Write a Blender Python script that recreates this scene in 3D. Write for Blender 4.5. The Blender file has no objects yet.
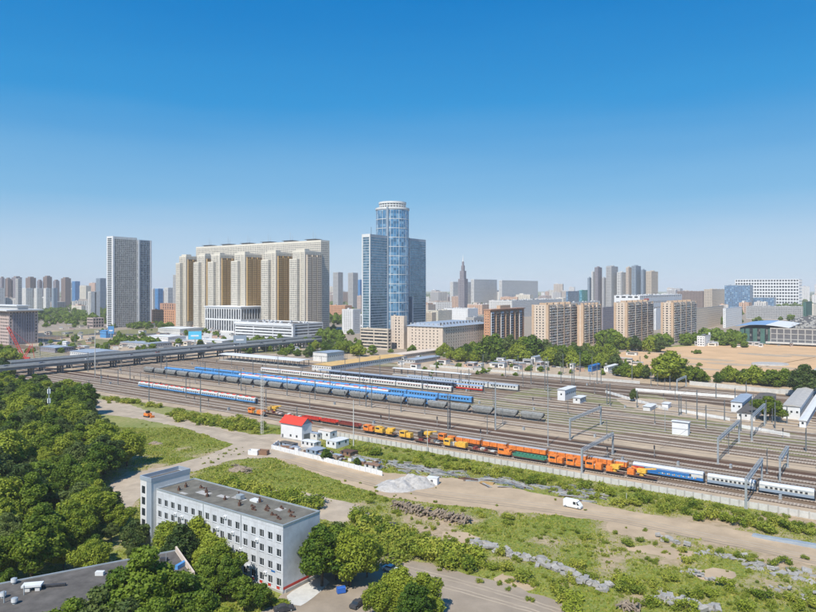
import bpy, math, random
import numpy as np
from mathutils import Vector, Matrix
R = math.radians
random.seed(7); rng = np.random.default_rng(7)
scene = bpy.context.scene
COL = scene.collection

# ------------------------------------------------------------------ camera, sky, sun, exposure
CAMH = 72.0; FPX = 670.0; CX = 408.0; HY = 288.0
cam_d = bpy.data.cameras.new('camera'); cam = bpy.data.objects.new('camera', cam_d); COL.objects.link(cam)
cam.location = (0, 0, CAMH); cam.rotation_euler = (R(90), 0, 0)
cam_d.sensor_width = 36; cam_d.lens = 36 * FPX / 816; cam_d.shift_y = -18 / 816
cam_d.clip_start = 1; cam_d.clip_end = 60000
scene.camera = cam
SUN_EL, SUN_OFF = 50, 25            # elevation; degrees to the left of straight behind the camera
world = bpy.data.worlds.new("World"); scene.world = world; world.use_nodes = True
wt = world.node_tree; bg = wt.nodes['Background']
sky = wt.nodes.new('ShaderNodeTexSky'); sky.sky_type = 'NISHITA'; sky.sun_disc = False
sky.sun_elevation = R(SUN_EL); sky.sun_rotation = R(180 + SUN_OFF)
sky.altitude = 150; sky.air_density = 1.0; sky.dust_density = 0.35; sky.ozone_density = 2.6
hsv = wt.nodes.new('ShaderNodeHueSaturation'); hsv.inputs['Saturation'].default_value = 1.32; hsv.inputs['Hue'].default_value = .496
wt.links.new(sky.outputs[0], hsv.inputs['Color'])
tcw = wt.nodes.new('ShaderNodeTexCoord'); sx = wt.nodes.new('ShaderNodeSeparateXYZ'); wt.links.new(tcw.outputs['Generated'], sx.inputs[0])
rmp = wt.nodes.new('ShaderNodeValToRGB'); wt.links.new(sx.outputs['Z'], rmp.inputs[0]); els = rmp.color_ramp.elements      # clear summer air: pale at the horizon, deep azure overhead
SKYC = ((0, (.50, .63, .76)), (.06, (.41, .57, .75)), (.13, (.20, .45, .71)), (.26, (.028, .285, .64)), (.40, (.0, .19, .545)), (1, (.0, .14, .46)))
els[0].position = 0; els[0].color = SKYC[0][1] + (1,); els[1].position = 1; els[1].color = SKYC[-1][1] + (1,)
for p_, c_ in SKYC[1:-1]: e_ = els.new(p_); e_.color = c_ + (1,)
nzs = wt.nodes.new('ShaderNodeTexNoise'); nzs.inputs['Scale'].default_value = 2.2; nzs.inputs['Detail'].default_value = 5; mps = wt.nodes.new('ShaderNodeMapping'); mps.inputs['Scale'].default_value = (1, 1, 9)   # faint uneven haze layers
wt.links.new(tcw.outputs['Generated'], mps.inputs[0]); wt.links.new(mps.outputs[0], nzs.inputs['Vector']); nad = wt.nodes.new('ShaderNodeMath'); nad.operation = 'MULTIPLY_ADD'; nad.inputs[1].default_value = .05; wt.links.new(nzs.outputs['Fac'], nad.inputs[0])
nsb = wt.nodes.new('ShaderNodeMath'); nsb.operation = 'SUBTRACT'; nsb.inputs[1].default_value = .025; wt.links.new(sx.outputs['Z'], nsb.inputs[0]); wt.links.new(nsb.outputs[0], nad.inputs[2]); wt.links.new(nad.outputs[0], rmp.inputs[0])
scl = wt.nodes.new('ShaderNodeVectorMath'); scl.operation = 'SCALE'; scl.inputs['Scale'].default_value = 6.4; wt.links.new(rmp.outputs[0], scl.inputs[0])
mxs = wt.nodes.new('ShaderNodeMix'); mxs.data_type = 'RGBA'; mxs.inputs['Factor'].default_value = .94; wt.links.new(hsv.outputs[0], mxs.inputs['A']); wt.links.new(scl.outputs[0], mxs.inputs['B'])
wt.links.new(mxs.outputs['Result'], bg.inputs[0]); bg.inputs[1].default_value = 0.12
sd = bpy.data.lights.new('sun', 'SUN'); sun = bpy.data.objects.new('sun', sd); COL.objects.link(sun)
sd.energy = 4.2; sd.angle = R(.5); sd.color = (1, .95, .86)
sv = Vector((-math.sin(R(SUN_OFF)) * math.cos(R(SUN_EL)), -math.cos(R(SUN_OFF)) * math.cos(R(SUN_EL)), math.sin(R(SUN_EL))))
sun.rotation_euler = sv.to_track_quat('Z', 'Y').to_euler(); sun.location = (-100, -100, 300)
scene.view_settings.view_transform = 'Standard'; scene.view_settings.look = 'None'
scene.view_settings.exposure = 0.47; scene.view_settings.gamma = 1
scene.render.resolution_x = 1024; scene.render.resolution_y = 768
scene.cycles.max_bounces = 6; scene.cycles.volume_bounces = 0

# ------------------------------------------------------------------ frames: U runs along the tracks, V across them
UX, UY = .8138, -.5814; VX, VY = .5814, .8138; RAIL = math.atan2(UY, UX)
def W2(a, b): return (a * UX + b * VX, a * UY + b * VY)
def P(px, py, z=0):                       # a place on the ground (or at height z)
    Y = FPX * (CAMH - z) / (py - HY); return ((px - CX) * Y / FPX, Y)
def AB(px, py, z=0):
    x, y = P(px, py, z); return (x * UX + y * UY, x * VX + y * VY)
def a_at(px, b):
    r = (px - CX) / FPX; return b * (UX * r - VX) / (VY + VX * r) if True else 0
def proj(x, y, z=0): return (CX + FPX * x / y, HY + FPX * (CAMH - z) / y)

# ------------------------------------------------------------------ value noise for ground and scatter
_perm = rng.random((256, 256))
def vnoise(x, y):
    x = np.asarray(x, float); y = np.asarray(y, float)
    xi = np.floor(x).astype(int); yi = np.floor(y).astype(int); fx = x - xi; fy = y - yi
    fx = fx * fx * (3 - 2 * fx); fy = fy * fy * (3 - 2 * fy)
    g = lambda i, j: _perm[i % 256, j % 256]
    return (g(xi, yi) * (1 - fx) + g(xi + 1, yi) * fx) * (1 - fy) + (g(xi, yi + 1) * (1 - fx) + g(xi + 1, yi + 1) * fx) * fy
def fbm(x, y, s, o=4):
    v = 0; a = .5; t = 0
    for k in range(o): v = v + a * vnoise(x / s + 17 * k, y / s + 31 * k); t += a; a *= .55; s *= .47
    return v / t

# ------------------------------------------------------------------ materials
def newmat(name):
    m = bpy.data.materials.new(name); m.use_nodes = True; nt = m.node_tree
    return m, nt, nt.nodes['Principled BSDF']
def mat(name, col, rough=.8, var=.18, scale=.25, metal=0., bump=0., spec=.3, detail=6):
    m, nt, b = newmat(name); N = nt.nodes.new; L = nt.links.new
    g = N('ShaderNodeNewGeometry'); n = N('ShaderNodeTexNoise'); n.inputs['Scale'].default_value = scale; n.inputs['Detail'].default_value = detail
    n.inputs['Roughness'].default_value = .65
    L(g.outputs['Position'], n.inputs['Vector'])
    r = N('ShaderNodeValToRGB'); r.color_ramp.elements[0].position = .3; r.color_ramp.elements[1].position = .72
    r.color_ramp.elements[0].color = [c * (1 - var) for c in col] + [1]; r.color_ramp.elements[1].color = [min(1, c * (1 + var)) for c in col] + [1]
    L(n.outputs['Fac'], r.inputs[0]); L(r.outputs[0], b.inputs['Base Color'])
    b.inputs['Roughness'].default_value = rough; b.inputs['Metallic'].default_value = metal; b.inputs['Specular IOR Level'].default_value = spec
    if bump:
        bp = N('ShaderNodeBump'); bp.inputs['Strength'].default_value = bump; bp.inputs['Distance'].default_value = .1
        n2 = N('ShaderNodeTexNoise'); n2.inputs['Scale'].default_value = scale * 12; n2.inputs['Detail'].default_value = 3
        L(g.outputs['Position'], n2.inputs['Vector']); L(n2.outputs['Fac'], bp.inputs['Height']); L(bp.outputs[0], b.inputs['Normal'])
    return m
def randmat(name, cols, rough=.7, metal=0., spec=.3, wear=.2):       # one of several paints chosen per object
    m, nt, b = newmat(name); N = nt.nodes.new; L = nt.links.new
    oi = N('ShaderNodeObjectInfo'); r = N('ShaderNodeValToRGB'); r.color_ramp.interpolation = 'CONSTANT'
    el = r.color_ramp.elements
    el[0].color = list(cols[0]) + [1]; el[1].position = 1 / len(cols); el[1].color = list(cols[1]) + [1]
    for i in range(2, len(cols)): e = el.new(i / len(cols)); e.color = list(cols[i]) + [1]
    L(oi.outputs['Random'], r.inputs[0])
    g = N('ShaderNodeNewGeometry'); n = N('ShaderNodeTexNoise'); n.inputs['Scale'].default_value = .8; n.inputs['Detail'].default_value = 6
    L(g.outputs['Position'], n.inputs['Vector'])
    mr = N('ShaderNodeMapRange'); mr.inputs['From Min'].default_value = .3; mr.inputs['From Max'].default_value = .7
    mr.inputs['To Min'].default_value = 1 - wear; mr.inputs['To Max'].default_value = 1 + wear; L(n.outputs['Fac'], mr.inputs['Value'])
    mx = N('ShaderNodeVectorMath'); mx.operation = 'SCALE'; L(r.outputs[0], mx.inputs[0]); L(mr.outputs[0], mx.inputs['Scale']); L(mx.outputs[0], b.inputs['Base Color'])
    b.inputs['Roughness'].default_value = rough; b.inputs['Metallic'].default_value = metal; b.inputs['Specular IOR Level'].default_value = spec
    return m
def glassmat(name, dark, light, frac=.25, rough=.12, sx=1.7, sz=3.2, metal=.0, spec=.6):
    """window glass: room-sized cells, some with pale blinds"""
    m, nt, b = newmat(name); N = nt.nodes.new; L = nt.links.new
    tc = N('ShaderNodeTexCoord'); d = N('ShaderNodeVectorMath'); d.operation = 'DIVIDE'; d.inputs[1].default_value = (sx, sx, sz)
    ad = N('ShaderNodeVectorMath'); ad.operation = 'ADD'; ad.inputs[1].default_value = (.137, .211, .053)
    f = N('ShaderNodeVectorMath'); f.operation = 'FLOOR'; w = N('ShaderNodeTexWhiteNoise')
    L(tc.outputs['Object'], d.inputs[0]); L(d.outputs[0], ad.inputs[0]); L(ad.outputs[0], f.inputs[0]); L(f.outputs[0], w.inputs['Vector'])
    r = N('ShaderNodeValToRGB'); el = r.color_ramp.elements
    el[0].color = [c * .7 for c in dark] + [1]; el[0].position = 0; el[1].color = list(light) + [1]; el[1].position = 1
    e = el.new(1 - frac); e.color = [c * 1.3 for c in dark] + [1]
    L(w.outputs['Value'], r.inputs[0]); L(r.outputs[0], b.inputs['Base Color'])
    b.inputs['Roughness'].default_value = rough; b.inputs['Metallic'].default_value = metal; b.inputs['Specular IOR Level'].default_value = spec
    return m
def leafmat(name, c1, c2, c3):
    m, nt, b = newmat(name); N = nt.nodes.new; L = nt.links.new
    oi = N('ShaderNodeObjectInfo'); g = N('ShaderNodeNewGeometry')
    n = N('ShaderNodeTexNoise'); n.inputs['Scale'].default_value = .45; n.inputs['Detail'].default_value = 4; L(g.outputs['Position'], n.inputs['Vector'])
    ri = N('ShaderNodeMath'); ri.operation = 'MULTIPLY_ADD'; ri.inputs[1].default_value = .3; L(g.outputs['Random Per Island'], ri.inputs[0]); L(n.outputs['Fac'], ri.inputs[2])
    o2 = N('ShaderNodeMath'); o2.operation = 'MULTIPLY_ADD'; o2.inputs[1].default_value = .5; L(oi.outputs['Random'], o2.inputs[0]); L(ri.outputs[0], o2.inputs[2])
    r = N('ShaderNodeValToRGB'); el = r.color_ramp.elements; el[0].position = .4; el[0].color = list(c1) + [1]; el[1].position = 1.0; el[1].color = list(c3) + [1]
    e = el.new(.72); e.color = list(c2) + [1]; L(o2.outputs[0], r.inputs[0]); L(r.outputs[0], b.inputs['Base Color'])
    b.inputs['Roughness'].default_value = .6; b.inputs['Specular IOR Level'].default_value = .22
    tr = N('ShaderNodeBsdfTranslucent'); L(r.outputs[0], tr.inputs['Color']); mx = N('ShaderNodeMixShader'); mx.inputs[0].default_value = .36
    L(b.outputs[0], mx.inputs[1]); L(tr.outputs[0], mx.inputs[2]); L(mx.outputs[0], nt.nodes['Material Output'].inputs['Surface'])
    return m
M = {}
def C(n, *a, **k): M[n] = mat(n, *a, **k)
C('white_paint', (.72, .73, .74), .75, .08, .3); C('white_wall', (.66, .67, .68), .85, .09, .22)
C('cream_wall', (.66, .615, .53), .85, .08); C('tan_wall', (.52, .375, .26), .85, .1); C('ochre', (.42, .28, .12), .85, .1)
C('beige_wall', (.55, .47, .38), .85, .1); C('pink_wall', (.52, .42, .38), .85, .1); C('tan_light', (.60, .50, .41), .85, .1)
C('grey_wall', (.43, .43, .43), .85, .12); C('pale_wall', (.62, .615, .60), .85, .12); C('brown_wall', (.25, .19, .17), .85, .12)
C('brick_wall', (.43, .25, .17), .85, .15); C('orange_wall', (.55, .30, .18), .85, .1); C('dark_wall', (.13, .13, .14), .8, .15)
C('slate_blue', (.25, .31, .38), .7, .1); C('violet_wall', (.27, .25, .28), .85, .12)
C('tar_roof', (.11, .10, .09), .9, .35, .35, bump=.3); C('green_tar_roof', (.15, .14, .115), .95, .35, .3, bump=.3)
C('metal_roof', (.36, .41, .47), .5, .12, .15, .2); C('light_roof', (.62, .63, .63), .7, .1); C('blue_roof', (.20, .33, .52), .5, .08)
C('red_roof', (.75, .06, .035), .5, .08); C('rust_metal', (.11, .058, .04), .9, .3, 1); C('tan_roof', (.58, .38, .15), .8, .12)
C('concrete', (.40, .385, .36), .9, .18, .5); C('concrete_light', (.53, .52, .49), .9, .15, .5); C('block_concrete', (.33, .315, .29), .95, .25, .9)
C('steel_grey', (.17, .19, .20), .6, .15, .4, .3); C('galvanised', (.42, .46, .48), .5, .12, .5, .4); C('dark_steel', (.05, .05, .055), .6, .3, 1)
C('asphalt', (.085, .083, .082), .9, .2, .2, bump=.2); C('asphalt_old', (.30, .245, .185), .95, .2, .12, bump=.3); C('concrete_road', (.41, .335, .25), .95, .2, .15, bump=.3)
C('dirt_road', (.43, .325, .215), .95, .2, .1, bump=.4); C('sand', (.56, .365, .20), .95, .15, .035, bump=.4)
C('ballast_grey', (.175, .122, .08), .95, .32, .12, bump=.5); C('ballast_brown', (.115, .077, .05), .95, .3, .1, bump=.5); C('ballast_sand', (.42, .325, .225), .95, .2, .1, bump=.4)
C('rust_strip', (.10, .055, .032), .95, .3, .1, bump=.4); C('rail_steel', (.60, .53, .46), .5, .2, .5, .3); C('sleeper', (.30, .245, .20), .9, .3, .6)
C('grass_sheet', (.20, .185, .085), .95, .35, .15, bump=.4); C('orange_paint', (.74, .21, .04), .65, .4, 1.2); C('yellow_paint', (.72, .42, .06), .65, .35, 1.2)
C('red_paint', (.50, .045, .03), .55, .25, .8); C('dark_red', (.22, .05, .04), .7, .3, .8); C('green_paint', (.05, .21, .14), .55, .2, .8)
C('blue_paint', (.035, .16, .42), .45, .14, .6); C('blue_light', (.09, .27, .55), .55, .2, .8); C('cyan_sign', (.10, .50, .75), .5, .05)
C('coach_white', (.56, .56, .52), .6, .2, .9); C('coach_roof', (.40, .41, .42), .7, .2, .5); C('coach_roof_light', (.56, .58, .60), .6, .15, .5)
C('hopper_grey', (.20, .205, .20), .75, .3, .7); C('tyre', (.02, .02, .02), .9, .1); C('window_dark', (.03, .038, .045), .15, .2, 1, spec=.6)
C('gravel', (.42, .40, .375), .95, .25, .7, bump=.8); C('timber_grey', (.27, .215, .16), .95, .35, 1.5); C('bark', (.075, .06, .045), .95, .3, 1.5)
C('crane_red', (.70, .10, .08), .6, .1); C('net_green', (.07, .15, .13), .9, .25, .1); C('brown_box', (.24, .14, .09), .85, .2)
C('turquoise', (.12, .38, .33), .7, .1); C('soil_dark', (.05, .05, .045), .9, .4, .3); C('plastic_blue', (.03, .12, .45), .4, .05)
C('bridge_concrete', (.21, .20, .19), .9, .25, .4); C('office_wall', (.54, .56, .59), .85, .16, .45); C('white_strip', (.72, .72, .70), .8, .1); M['glass_loggia'] = glassmat('glass_loggia', (.12, .12, .12), (.46, .44, .41), .45, .2, 1.4, 3.1)
M['glass_far'] = glassmat('glass_far', (.028, .034, .044), (.22, .22, .21), .15); M['glass_office'] = glassmat('glass_office', (.05, .055, .06), (.42, .43, .42), .3, .15, 2.9, 3.3)
M['glass_tower'] = glassmat('glass_tower', (.11, .21, .29), (.26, .38, .46), .4, .12, 2.4, 3.4, .5, .8); M['glass_blue'] = glassmat('glass_blue', (.03, .13, .28), (.25, .42, .58), .3, .1, 5, 5, .1)
M['glass_drum'] = glassmat('glass_drum', (.10, .25, .41), (.30, .48, .62), .3, .22, 3.2, 3.4, .5, .8)
M['glass_slab'] = glassmat('glass_slab', (.06, .065, .075), (.38, .36, .33), .45, .15, 2.4, 3.2)
M['car_paint'] = randmat('car_paint', [(.6, .6, .6), (.04, .04, .05), (.25, .27, .29), (.7, .7, .68), (.10, .12, .18), (.30, .05, .04), (.42, .44, .46)], .3, .2, .5, .05)
M['city_wall'] = randmat('city_wall', [(.60, .58, .54), (.52, .44, .37), (.66, .61, .52), (.44, .43, .43), (.56, .38, .28), (.70, .69, .67), (.42, .33, .29), (.58, .56, .54)], .85)
M['city_roof'] = randmat('city_roof', [(.20, .20, .21), (.36, .37, .38), (.50, .51, .52), (.30, .18, .13), (.28, .31, .35), (.14, .14, .14)], .8)
M['leaf_a'] = leafmat('leaf_a', (.022, .055, .008), (.072, .140, .014), (.18, .255, .026))  # tree leaves: dark tones deepened to paint in shade among the foliage
M['leaf_b'] = leafmat('leaf_b', (.045, .085, .010), (.145, .215, .018), (.30, .35, .036))
M['leaf_c'] = leafmat('leaf_c', (.022, .048, .012), (.060, .105, .024), (.15, .195, .050))
M['weed'] = leafmat('weed', (.14, .20, .024), (.28, .33, .042), (.44, .41, .10))
M['shrub_leaf'] = leafmat('shrub_leaf', (.11, .175, .020), (.23, .29, .032), (.40, .41, .06))

# ------------------------------------------------------------------ mesh builder
class MB:
    def __init__(s): s.v = []; s.f = []; s.m = []; s.mats = []
    def mi(s, m):
        m = M[m] if isinstance(m, str) else m
        if m not in s.mats: s.mats.append(m)
        return s.mats.index(m)
    def add(s, vs, fs, m):
        o = len(s.v); k = s.mi(m); s.v.extend(vs); s.f.extend([tuple(i + o for i in f) for f in fs]); s.m.extend([k] * len(fs))
    def box(s, x0, x1, y0, y1, z0, z1, m, bottom=True):
        fs = [(4, 5, 6, 7), (0, 1, 5, 4), (1, 2, 6, 5), (2, 3, 7, 6), (3, 0, 4, 7)]
        if bottom: fs.append((3, 2, 1, 0))
        s.add([(x0, y0, z0), (x1, y0, z0), (x1, y1, z0), (x0, y1, z0), (x0, y0, z1), (x1, y0, z1), (x1, y1, z1), (x0, y1, z1)], fs, m)
    def rbox(s, c, size, rot, m):          # box with any rotation
        E = Matrix.Rotation(rot[2], 3, 'Z') @ Matrix.Rotation(rot[1], 3, 'Y') @ Matrix.Rotation(rot[0], 3, 'X')
        vs = []
        for z in (-.5, .5):
            for x, y in ((-.5, -.5), (.5, -.5), (.5, .5), (-.5, .5)):
                p = E @ Vector((x * size[0], y * size[1], z * size[2])); vs.append((p.x + c[0], p.y + c[1], p.z + c[2]))
        s.add(vs, [(4, 5, 6, 7), (0, 1, 5, 4), (1, 2, 6, 5), (2, 3, 7, 6), (3, 0, 4, 7), (3, 2, 1, 0)], m)
    def prism(s, prof, x0, x1, m, caps=True):          # profile in (y,z), extruded along x
        n = len(prof); vs = [(x0, y, z) for y, z in prof] + [(x1, y, z) for y, z in prof]
        fs = [(i, (i + 1) % n, n + (i + 1) % n, n + i) for i in range(n)]
        if caps: fs += [tuple(range(n))[::-1], tuple(range(n, 2 * n))]
        s.add(vs, fs, m)
    def yprism(s, prof, y0, y1, m):                    # profile in (x,z), extruded along y
        n = len(prof); vs = [(x, y0, z) for x, z in prof] + [(x, y1, z) for x, z in prof]
        s.add(vs, [(i, n + i, n + (i + 1) % n, (i + 1) % n) for i in range(n)] + [tuple(range(n)), tuple(range(n, 2 * n))[::-1]], m)
    def zprism(s, poly, z0, z1, m):
        n = len(poly); vs = [(x, y, z0) for x, y in poly] + [(x, y, z1) for x, y in poly]
        s.add(vs, [(i, (i + 1) % n, n + (i + 1) % n, n + i) for i in range(n)] + [tuple(range(n))[::-1], tuple(range(n, 2 * n))], m)
    def cyl(s, p0, p1, r0, m, r1=None, n=8, caps=True):
        r1 = r0 if r1 is None else r1; p0 = Vector(p0); p1 = Vector(p1); d = (p1 - p0).normalized()
        q = d.to_track_quat('Z', 'Y'); vs = []
        for p, r in ((p0, r0), (p1, r1)):
            for i in range(n):
                t = 2 * math.pi * i / n; w = p + q @ Vector((r * math.cos(t), r * math.sin(t), 0)); vs.append(tuple(w))
        fs = [(i, (i + 1) % n, n + (i + 1) % n, n + i) for i in range(n)]
        if caps: fs += [tuple(range(n))[::-1], tuple(range(n, 2 * n))]
        s.add(vs, fs, m)
    def mesh(s, name, smooth=False):
        me = bpy.data.meshes.new(name); me.from_pydata(s.v, [], s.f)
        for m in s.mats: me.materials.append(m)
        if s.m: me.polygons.foreach_set('material_index', s.m)
        if smooth: me.polygons.foreach_set('use_smooth', [True] * len(s.f))
        me.update(); return me
    def build(s, name, parent=None, smooth=False, kind=None, loc=None):
        o = bpy.data.objects.new(name, s.mesh(name, smooth)); COL.objects.link(o)
        if parent: o.parent = parent
        if kind: o['kind'] = kind
        if loc: o.location = loc
        return o
def link(name, me, parent=None, loc=(0, 0, 0), rz=0, sc=None):
    o = bpy.data.objects.new(name, me); COL.objects.link(o); o.parent = parent; o.location = loc; o.rotation_euler = (0, 0, rz)
    if sc: o.scale = sc if hasattr(sc, '__len__') else (sc,) * 3
    return o
def tag(o, label, cat, group=None):
    o['label'] = label; o['category'] = cat
    if group: o['group'] = group
    return o
def thing(name, label, cat, loc, rz=0, group=None):
    o = bpy.data.objects.new(name, None); COL.objects.link(o); o.location = (loc[0], loc[1], loc[2] if len(loc) > 2 else 0)
    o.rotation_euler = (0, 0, rz); o.empty_display_size = .5; return tag(o, label, cat, group)
def copy_tree(o, parent=None):
    c = o.copy(); COL.objects.link(c)
    if parent: c.parent = parent
    for ch in o.children: copy_tree(ch, c)
    return c
def place(proto, loc, rz, label=None, group=None, sc=None, first=None):
    """the first call moves the prototype itself, later calls copy it"""
    if not proto.get('_used'): o = proto; o['_used'] = 1
    else: o = copy_tree(proto)
    o.location = (loc[0], loc[1], loc[2] if len(loc) > 2 else 0); o.rotation_euler = (0, 0, rz)
    if sc: o.scale = sc if hasattr(sc, '__len__') else (sc,) * 3
    if label: o['label'] = label
    if group: o['group'] = group
    return o

# ------------------------------------------------------------------ ground, one sheet to the horizon
def inpoly(px, py, poly):
    c = np.zeros(np.shape(px), bool); j = len(poly) - 1
    for i in range(len(poly)):
        xi, yi = poly[i]; xj, yj = poly[j]
        cond = ((yi > py) != (yj > py)) & (px < (xj - xi) * (py - yi) / ((yj - yi) or 1e-9) + xi); c ^= cond; j = i
    return c
BLOBS = [(640, 527, 60, 12, .5), (505, 512, 45, 7, .45), (448, 534, 25, 7, .5), (500, 562, 40, 8, .4), (560, 580, 40, 8, .3), (690, 545, 50, 8, .45), (675, 560, 40, 7, .35), (320, 470, 60, 6, .2), (640, 600, 30, 8, .5),
         (770, 585, 50, 10, .3), (780, 560, 40, 8, .3), (470, 520, 20, 5, .5), (120, 500, 25, 20, .6), (360, 505, 30, 5, .3), (425, 486, 40, 8, .6), (720, 520, 60, 6, .3), (560, 540, 40, 5, .2), (210, 432, 60, 10, -.4), (270, 475, 70, 10, -.4), (380, 492, 60, 8, -.3), (540, 530, 60, 6, -.25)]
def bareness(x, y):
    b = fbm(x, y, 26, 5) * 1.0 + fbm(x + 500, y, 7, 3) * .50 - .37
    px = CX + FPX * x / np.maximum(y, 1); py = HY + FPX * CAMH / np.maximum(y, 1)
    for bx, by, sx, sy, s in BLOBS:
        b = b + s * np.exp(-((px - bx) / sx) ** 2 - ((py - by) / sy) ** 2)
    return np.clip((b - .38) * 3.2, 0, 1)
xs = np.concatenate([[-14000, -7000, -3000, -1200, -600], np.arange(-340, 460, 2.5), [600, 1200, 3000, 7000, 14000]])
ys = np.concatenate([[-900, -200, 60], np.arange(112, 330, 2.2), [360, 420, 600, 1000, 2000, 5000, 14000]])
gx, gy = np.meshgrid(xs, ys); nx, ny = len(xs), len(ys)
bare = np.where(gy < 335, bareness(gx, gy), .25)
me = bpy.data.meshes.new('ground')
idx = np.arange(nx * ny).reshape(ny, nx)
faces = np.stack([idx[:-1, :-1], idx[:-1, 1:], idx[1:, 1:], idx[1:, :-1]], -1).reshape(-1, 4)
me.from_pydata(np.stack([gx.ravel(), gy.ravel(), np.zeros(nx * ny)], 1).tolist(), [], faces.tolist())
at = me.attributes.new('bare', 'FLOAT', 'POINT'); at.data.foreach_set('value', bare.ravel())
gm, nt, pb = newmat('ground_soil_and_grass'); N = nt.nodes.new; L = nt.links.new
att = N('ShaderNodeAttribute'); att.attribute_name = 'bare'; geo = N('ShaderNodeNewGeometry')
n1 = N('ShaderNodeTexNoise'); n1.inputs['Scale'].default_value = .5; n1.inputs['Detail'].default_value = 7; n1.inputs['Roughness'].default_value = .7; L(geo.outputs['Position'], n1.inputs['Vector'])
n2 = N('ShaderNodeTexNoise'); n2.inputs['Scale'].default_value = .035; n2.inputs['Detail'].default_value = 6; L(geo.outputs['Position'], n2.inputs['Vector'])
grs = N('ShaderNodeValToRGB'); e = grs.color_ramp.elements; e[0].position = .35; e[0].color = (.115, .175, .026, 1); e[1].position = .68; e[1].color = (.27, .275, .075, 1)
mxn = N('ShaderNodeMath'); mxn.operation = 'MULTIPLY_ADD'; mxn.inputs[1].default_value = .5; hlf = N('ShaderNodeMath'); hlf.operation = 'MULTIPLY'; hlf.inputs[1].default_value = .5
L(n2.outputs['Fac'], hlf.inputs[0]); L(n1.outputs['Fac'], mxn.inputs[0]); L(hlf.outputs[0], mxn.inputs[2]); L(mxn.outputs[0], grs.inputs[0])
snd = N('ShaderNodeValToRGB'); e = snd.color_ramp.elements; e[0].position = .3; e[0].color = (.29, .21, .13, 1); e[1].position = .7; e[1].color = (.46, .36, .25, 1); L(n1.outputs['Fac'], snd.inputs[0])
fa = N('ShaderNodeMath'); fa.operation = 'MULTIPLY_ADD'; fa.inputs[1].default_value = 1.2; fb = N('ShaderNodeMath'); fb.operation = 'SUBTRACT'; fb.inputs[1].default_value = .5; L(n1.outputs['Fac'], fb.inputs[0])
L(fb.outputs[0], fa.inputs[0]); L(att.outputs['Fac'], fa.inputs[2]); fa.use_clamp = True
mx = N('ShaderNodeMix'); mx.data_type = 'RGBA'; L(fa.outputs[0], mx.inputs['Factor']); L(grs.outputs[0], mx.inputs['A']); L(snd.outputs[0], mx.inputs['B']); L(mx.outputs['Result'], pb.inputs['Base Color'])
pb.inputs['Roughness'].default_value = .95; pb.inputs['Specular IOR Level'].default_value = .1
bp = N('ShaderNodeBump'); bp.inputs['Strength'].default_value = .5; bp.inputs['Distance'].default_value = .25; L(n1.outputs['Fac'], bp.inputs['Height']); L(bp.outputs[0], pb.inputs['Normal'])
me.materials.append(gm); g = bpy.data.objects.new('ground', me); COL.objects.link(g); g['kind'] = 'structure'

# sheets laid on the ground
EXCL = []
def smooth_poly(pts, jit=.9, step=2.5):
    out = []
    n = len(pts)
    for i in range(n):
        p0, p1, p2, p3 = [np.array(pts[(i + k) % n], float) for k in (-1, 0, 1, 2)]
        L_ = np.hypot(*(p2 - p1)); k = max(1, int(L_ / step))
        for q in range(k):
            t = q / k; v = .5 * ((2 * p1) + (-p0 + p2) * t + (2 * p0 - 5 * p1 + 4 * p2 - p3) * t * t + (-p0 + 3 * p1 - 3 * p2 + p3) * t ** 3)
            out.append((v[0] + random.uniform(-jit, jit), v[1] + random.uniform(-jit, jit)))
    return out
def sheet(name, pts, m, z, jit=.85, px=True, smooth=True, excl=True):
    w = [P(*p) for p in pts] if px else pts
    if smooth: w = smooth_poly(w, jit)
    b = MB(); b.add([(x, y, z) for x, y in w], [tuple(range(len(w)))], m)
    o = b.build(name, kind='structure')
    if o.data.polygons[0].normal.z < 0: o.data.flip_normals()
    if excl: EXCL.append(w)
    return o
def abpoly(pts): return [W2(a, b) for a, b in pts]
# yard
sheet('railway_yard_ground', abpoly([(-1150, 246), (-300, 246), (0, 244), (500, 244), (500, 515), (-1150, 515)]), 'ballast_grey', .012, px=False, smooth=False)
sheet('sand_strip', abpoly([(-1100, 304), (500, 306), (500, 317), (-1100, 316)]), 'ballast_sand', .02, px=False, smooth=False, excl=False)
sheet('rusty_ballast_strip', abpoly([(-1100, 289), (500, 290), (500, 303), (-1100, 303)]), 'rust_strip', .02, px=False, smooth=False, excl=False)
sheet('gravel_strip', abpoly([(-560, 246.5), (500, 246.5), (500, 254.2), (-560, 254.2)]), 'ballast_sand', .02, px=False, smooth=False, excl=False)
sheet('platform_strip', abpoly([(-900, 322), (-120, 322), (-100, 328), (-900, 328)]), 'ballast_sand', .02, px=False, smooth=False, excl=False)
sheet('yard_back_ground', abpoly([(-1150, 515.2), (600, 515.2), (600, 575), (-1150, 575)]), 'dirt_road', .016, px=False, smooth=False)
sheet('yard_grass', [(500, 400), (560, 397), (640, 415), (816, 448), (816, 438), (700, 418), (600, 395), (540, 388)], 'grass_sheet', .02, excl=False)
sheet('yard_grass', [(600, 420), (700, 433), (816, 455), (816, 459), (700, 440), (620, 428)], 'grass_sheet', .021, excl=False)
sheet('yard_grass', [(450, 394), (530, 406), (640, 428), (600, 432), (500, 412), (440, 400)], 'grass_sheet', .022, excl=False)
sheet('yard_grass', [(634, 394), (660, 396), (665, 400), (645, 402), (632, 398)], 'grass_sheet', .024, excl=False)
sheet('brown_embankment', [(500, 378), (600, 386), (700, 398), (816, 412), (816, 430), (700, 408), (600, 396), (500, 386)], 'ballast_brown', .018, excl=False)
sheet('sandy_embankment', [(620, 398), (700, 403), (816, 422), (816, 433), (720, 422), (640, 410)], 'ballast_sand', .026, excl=False)
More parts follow.
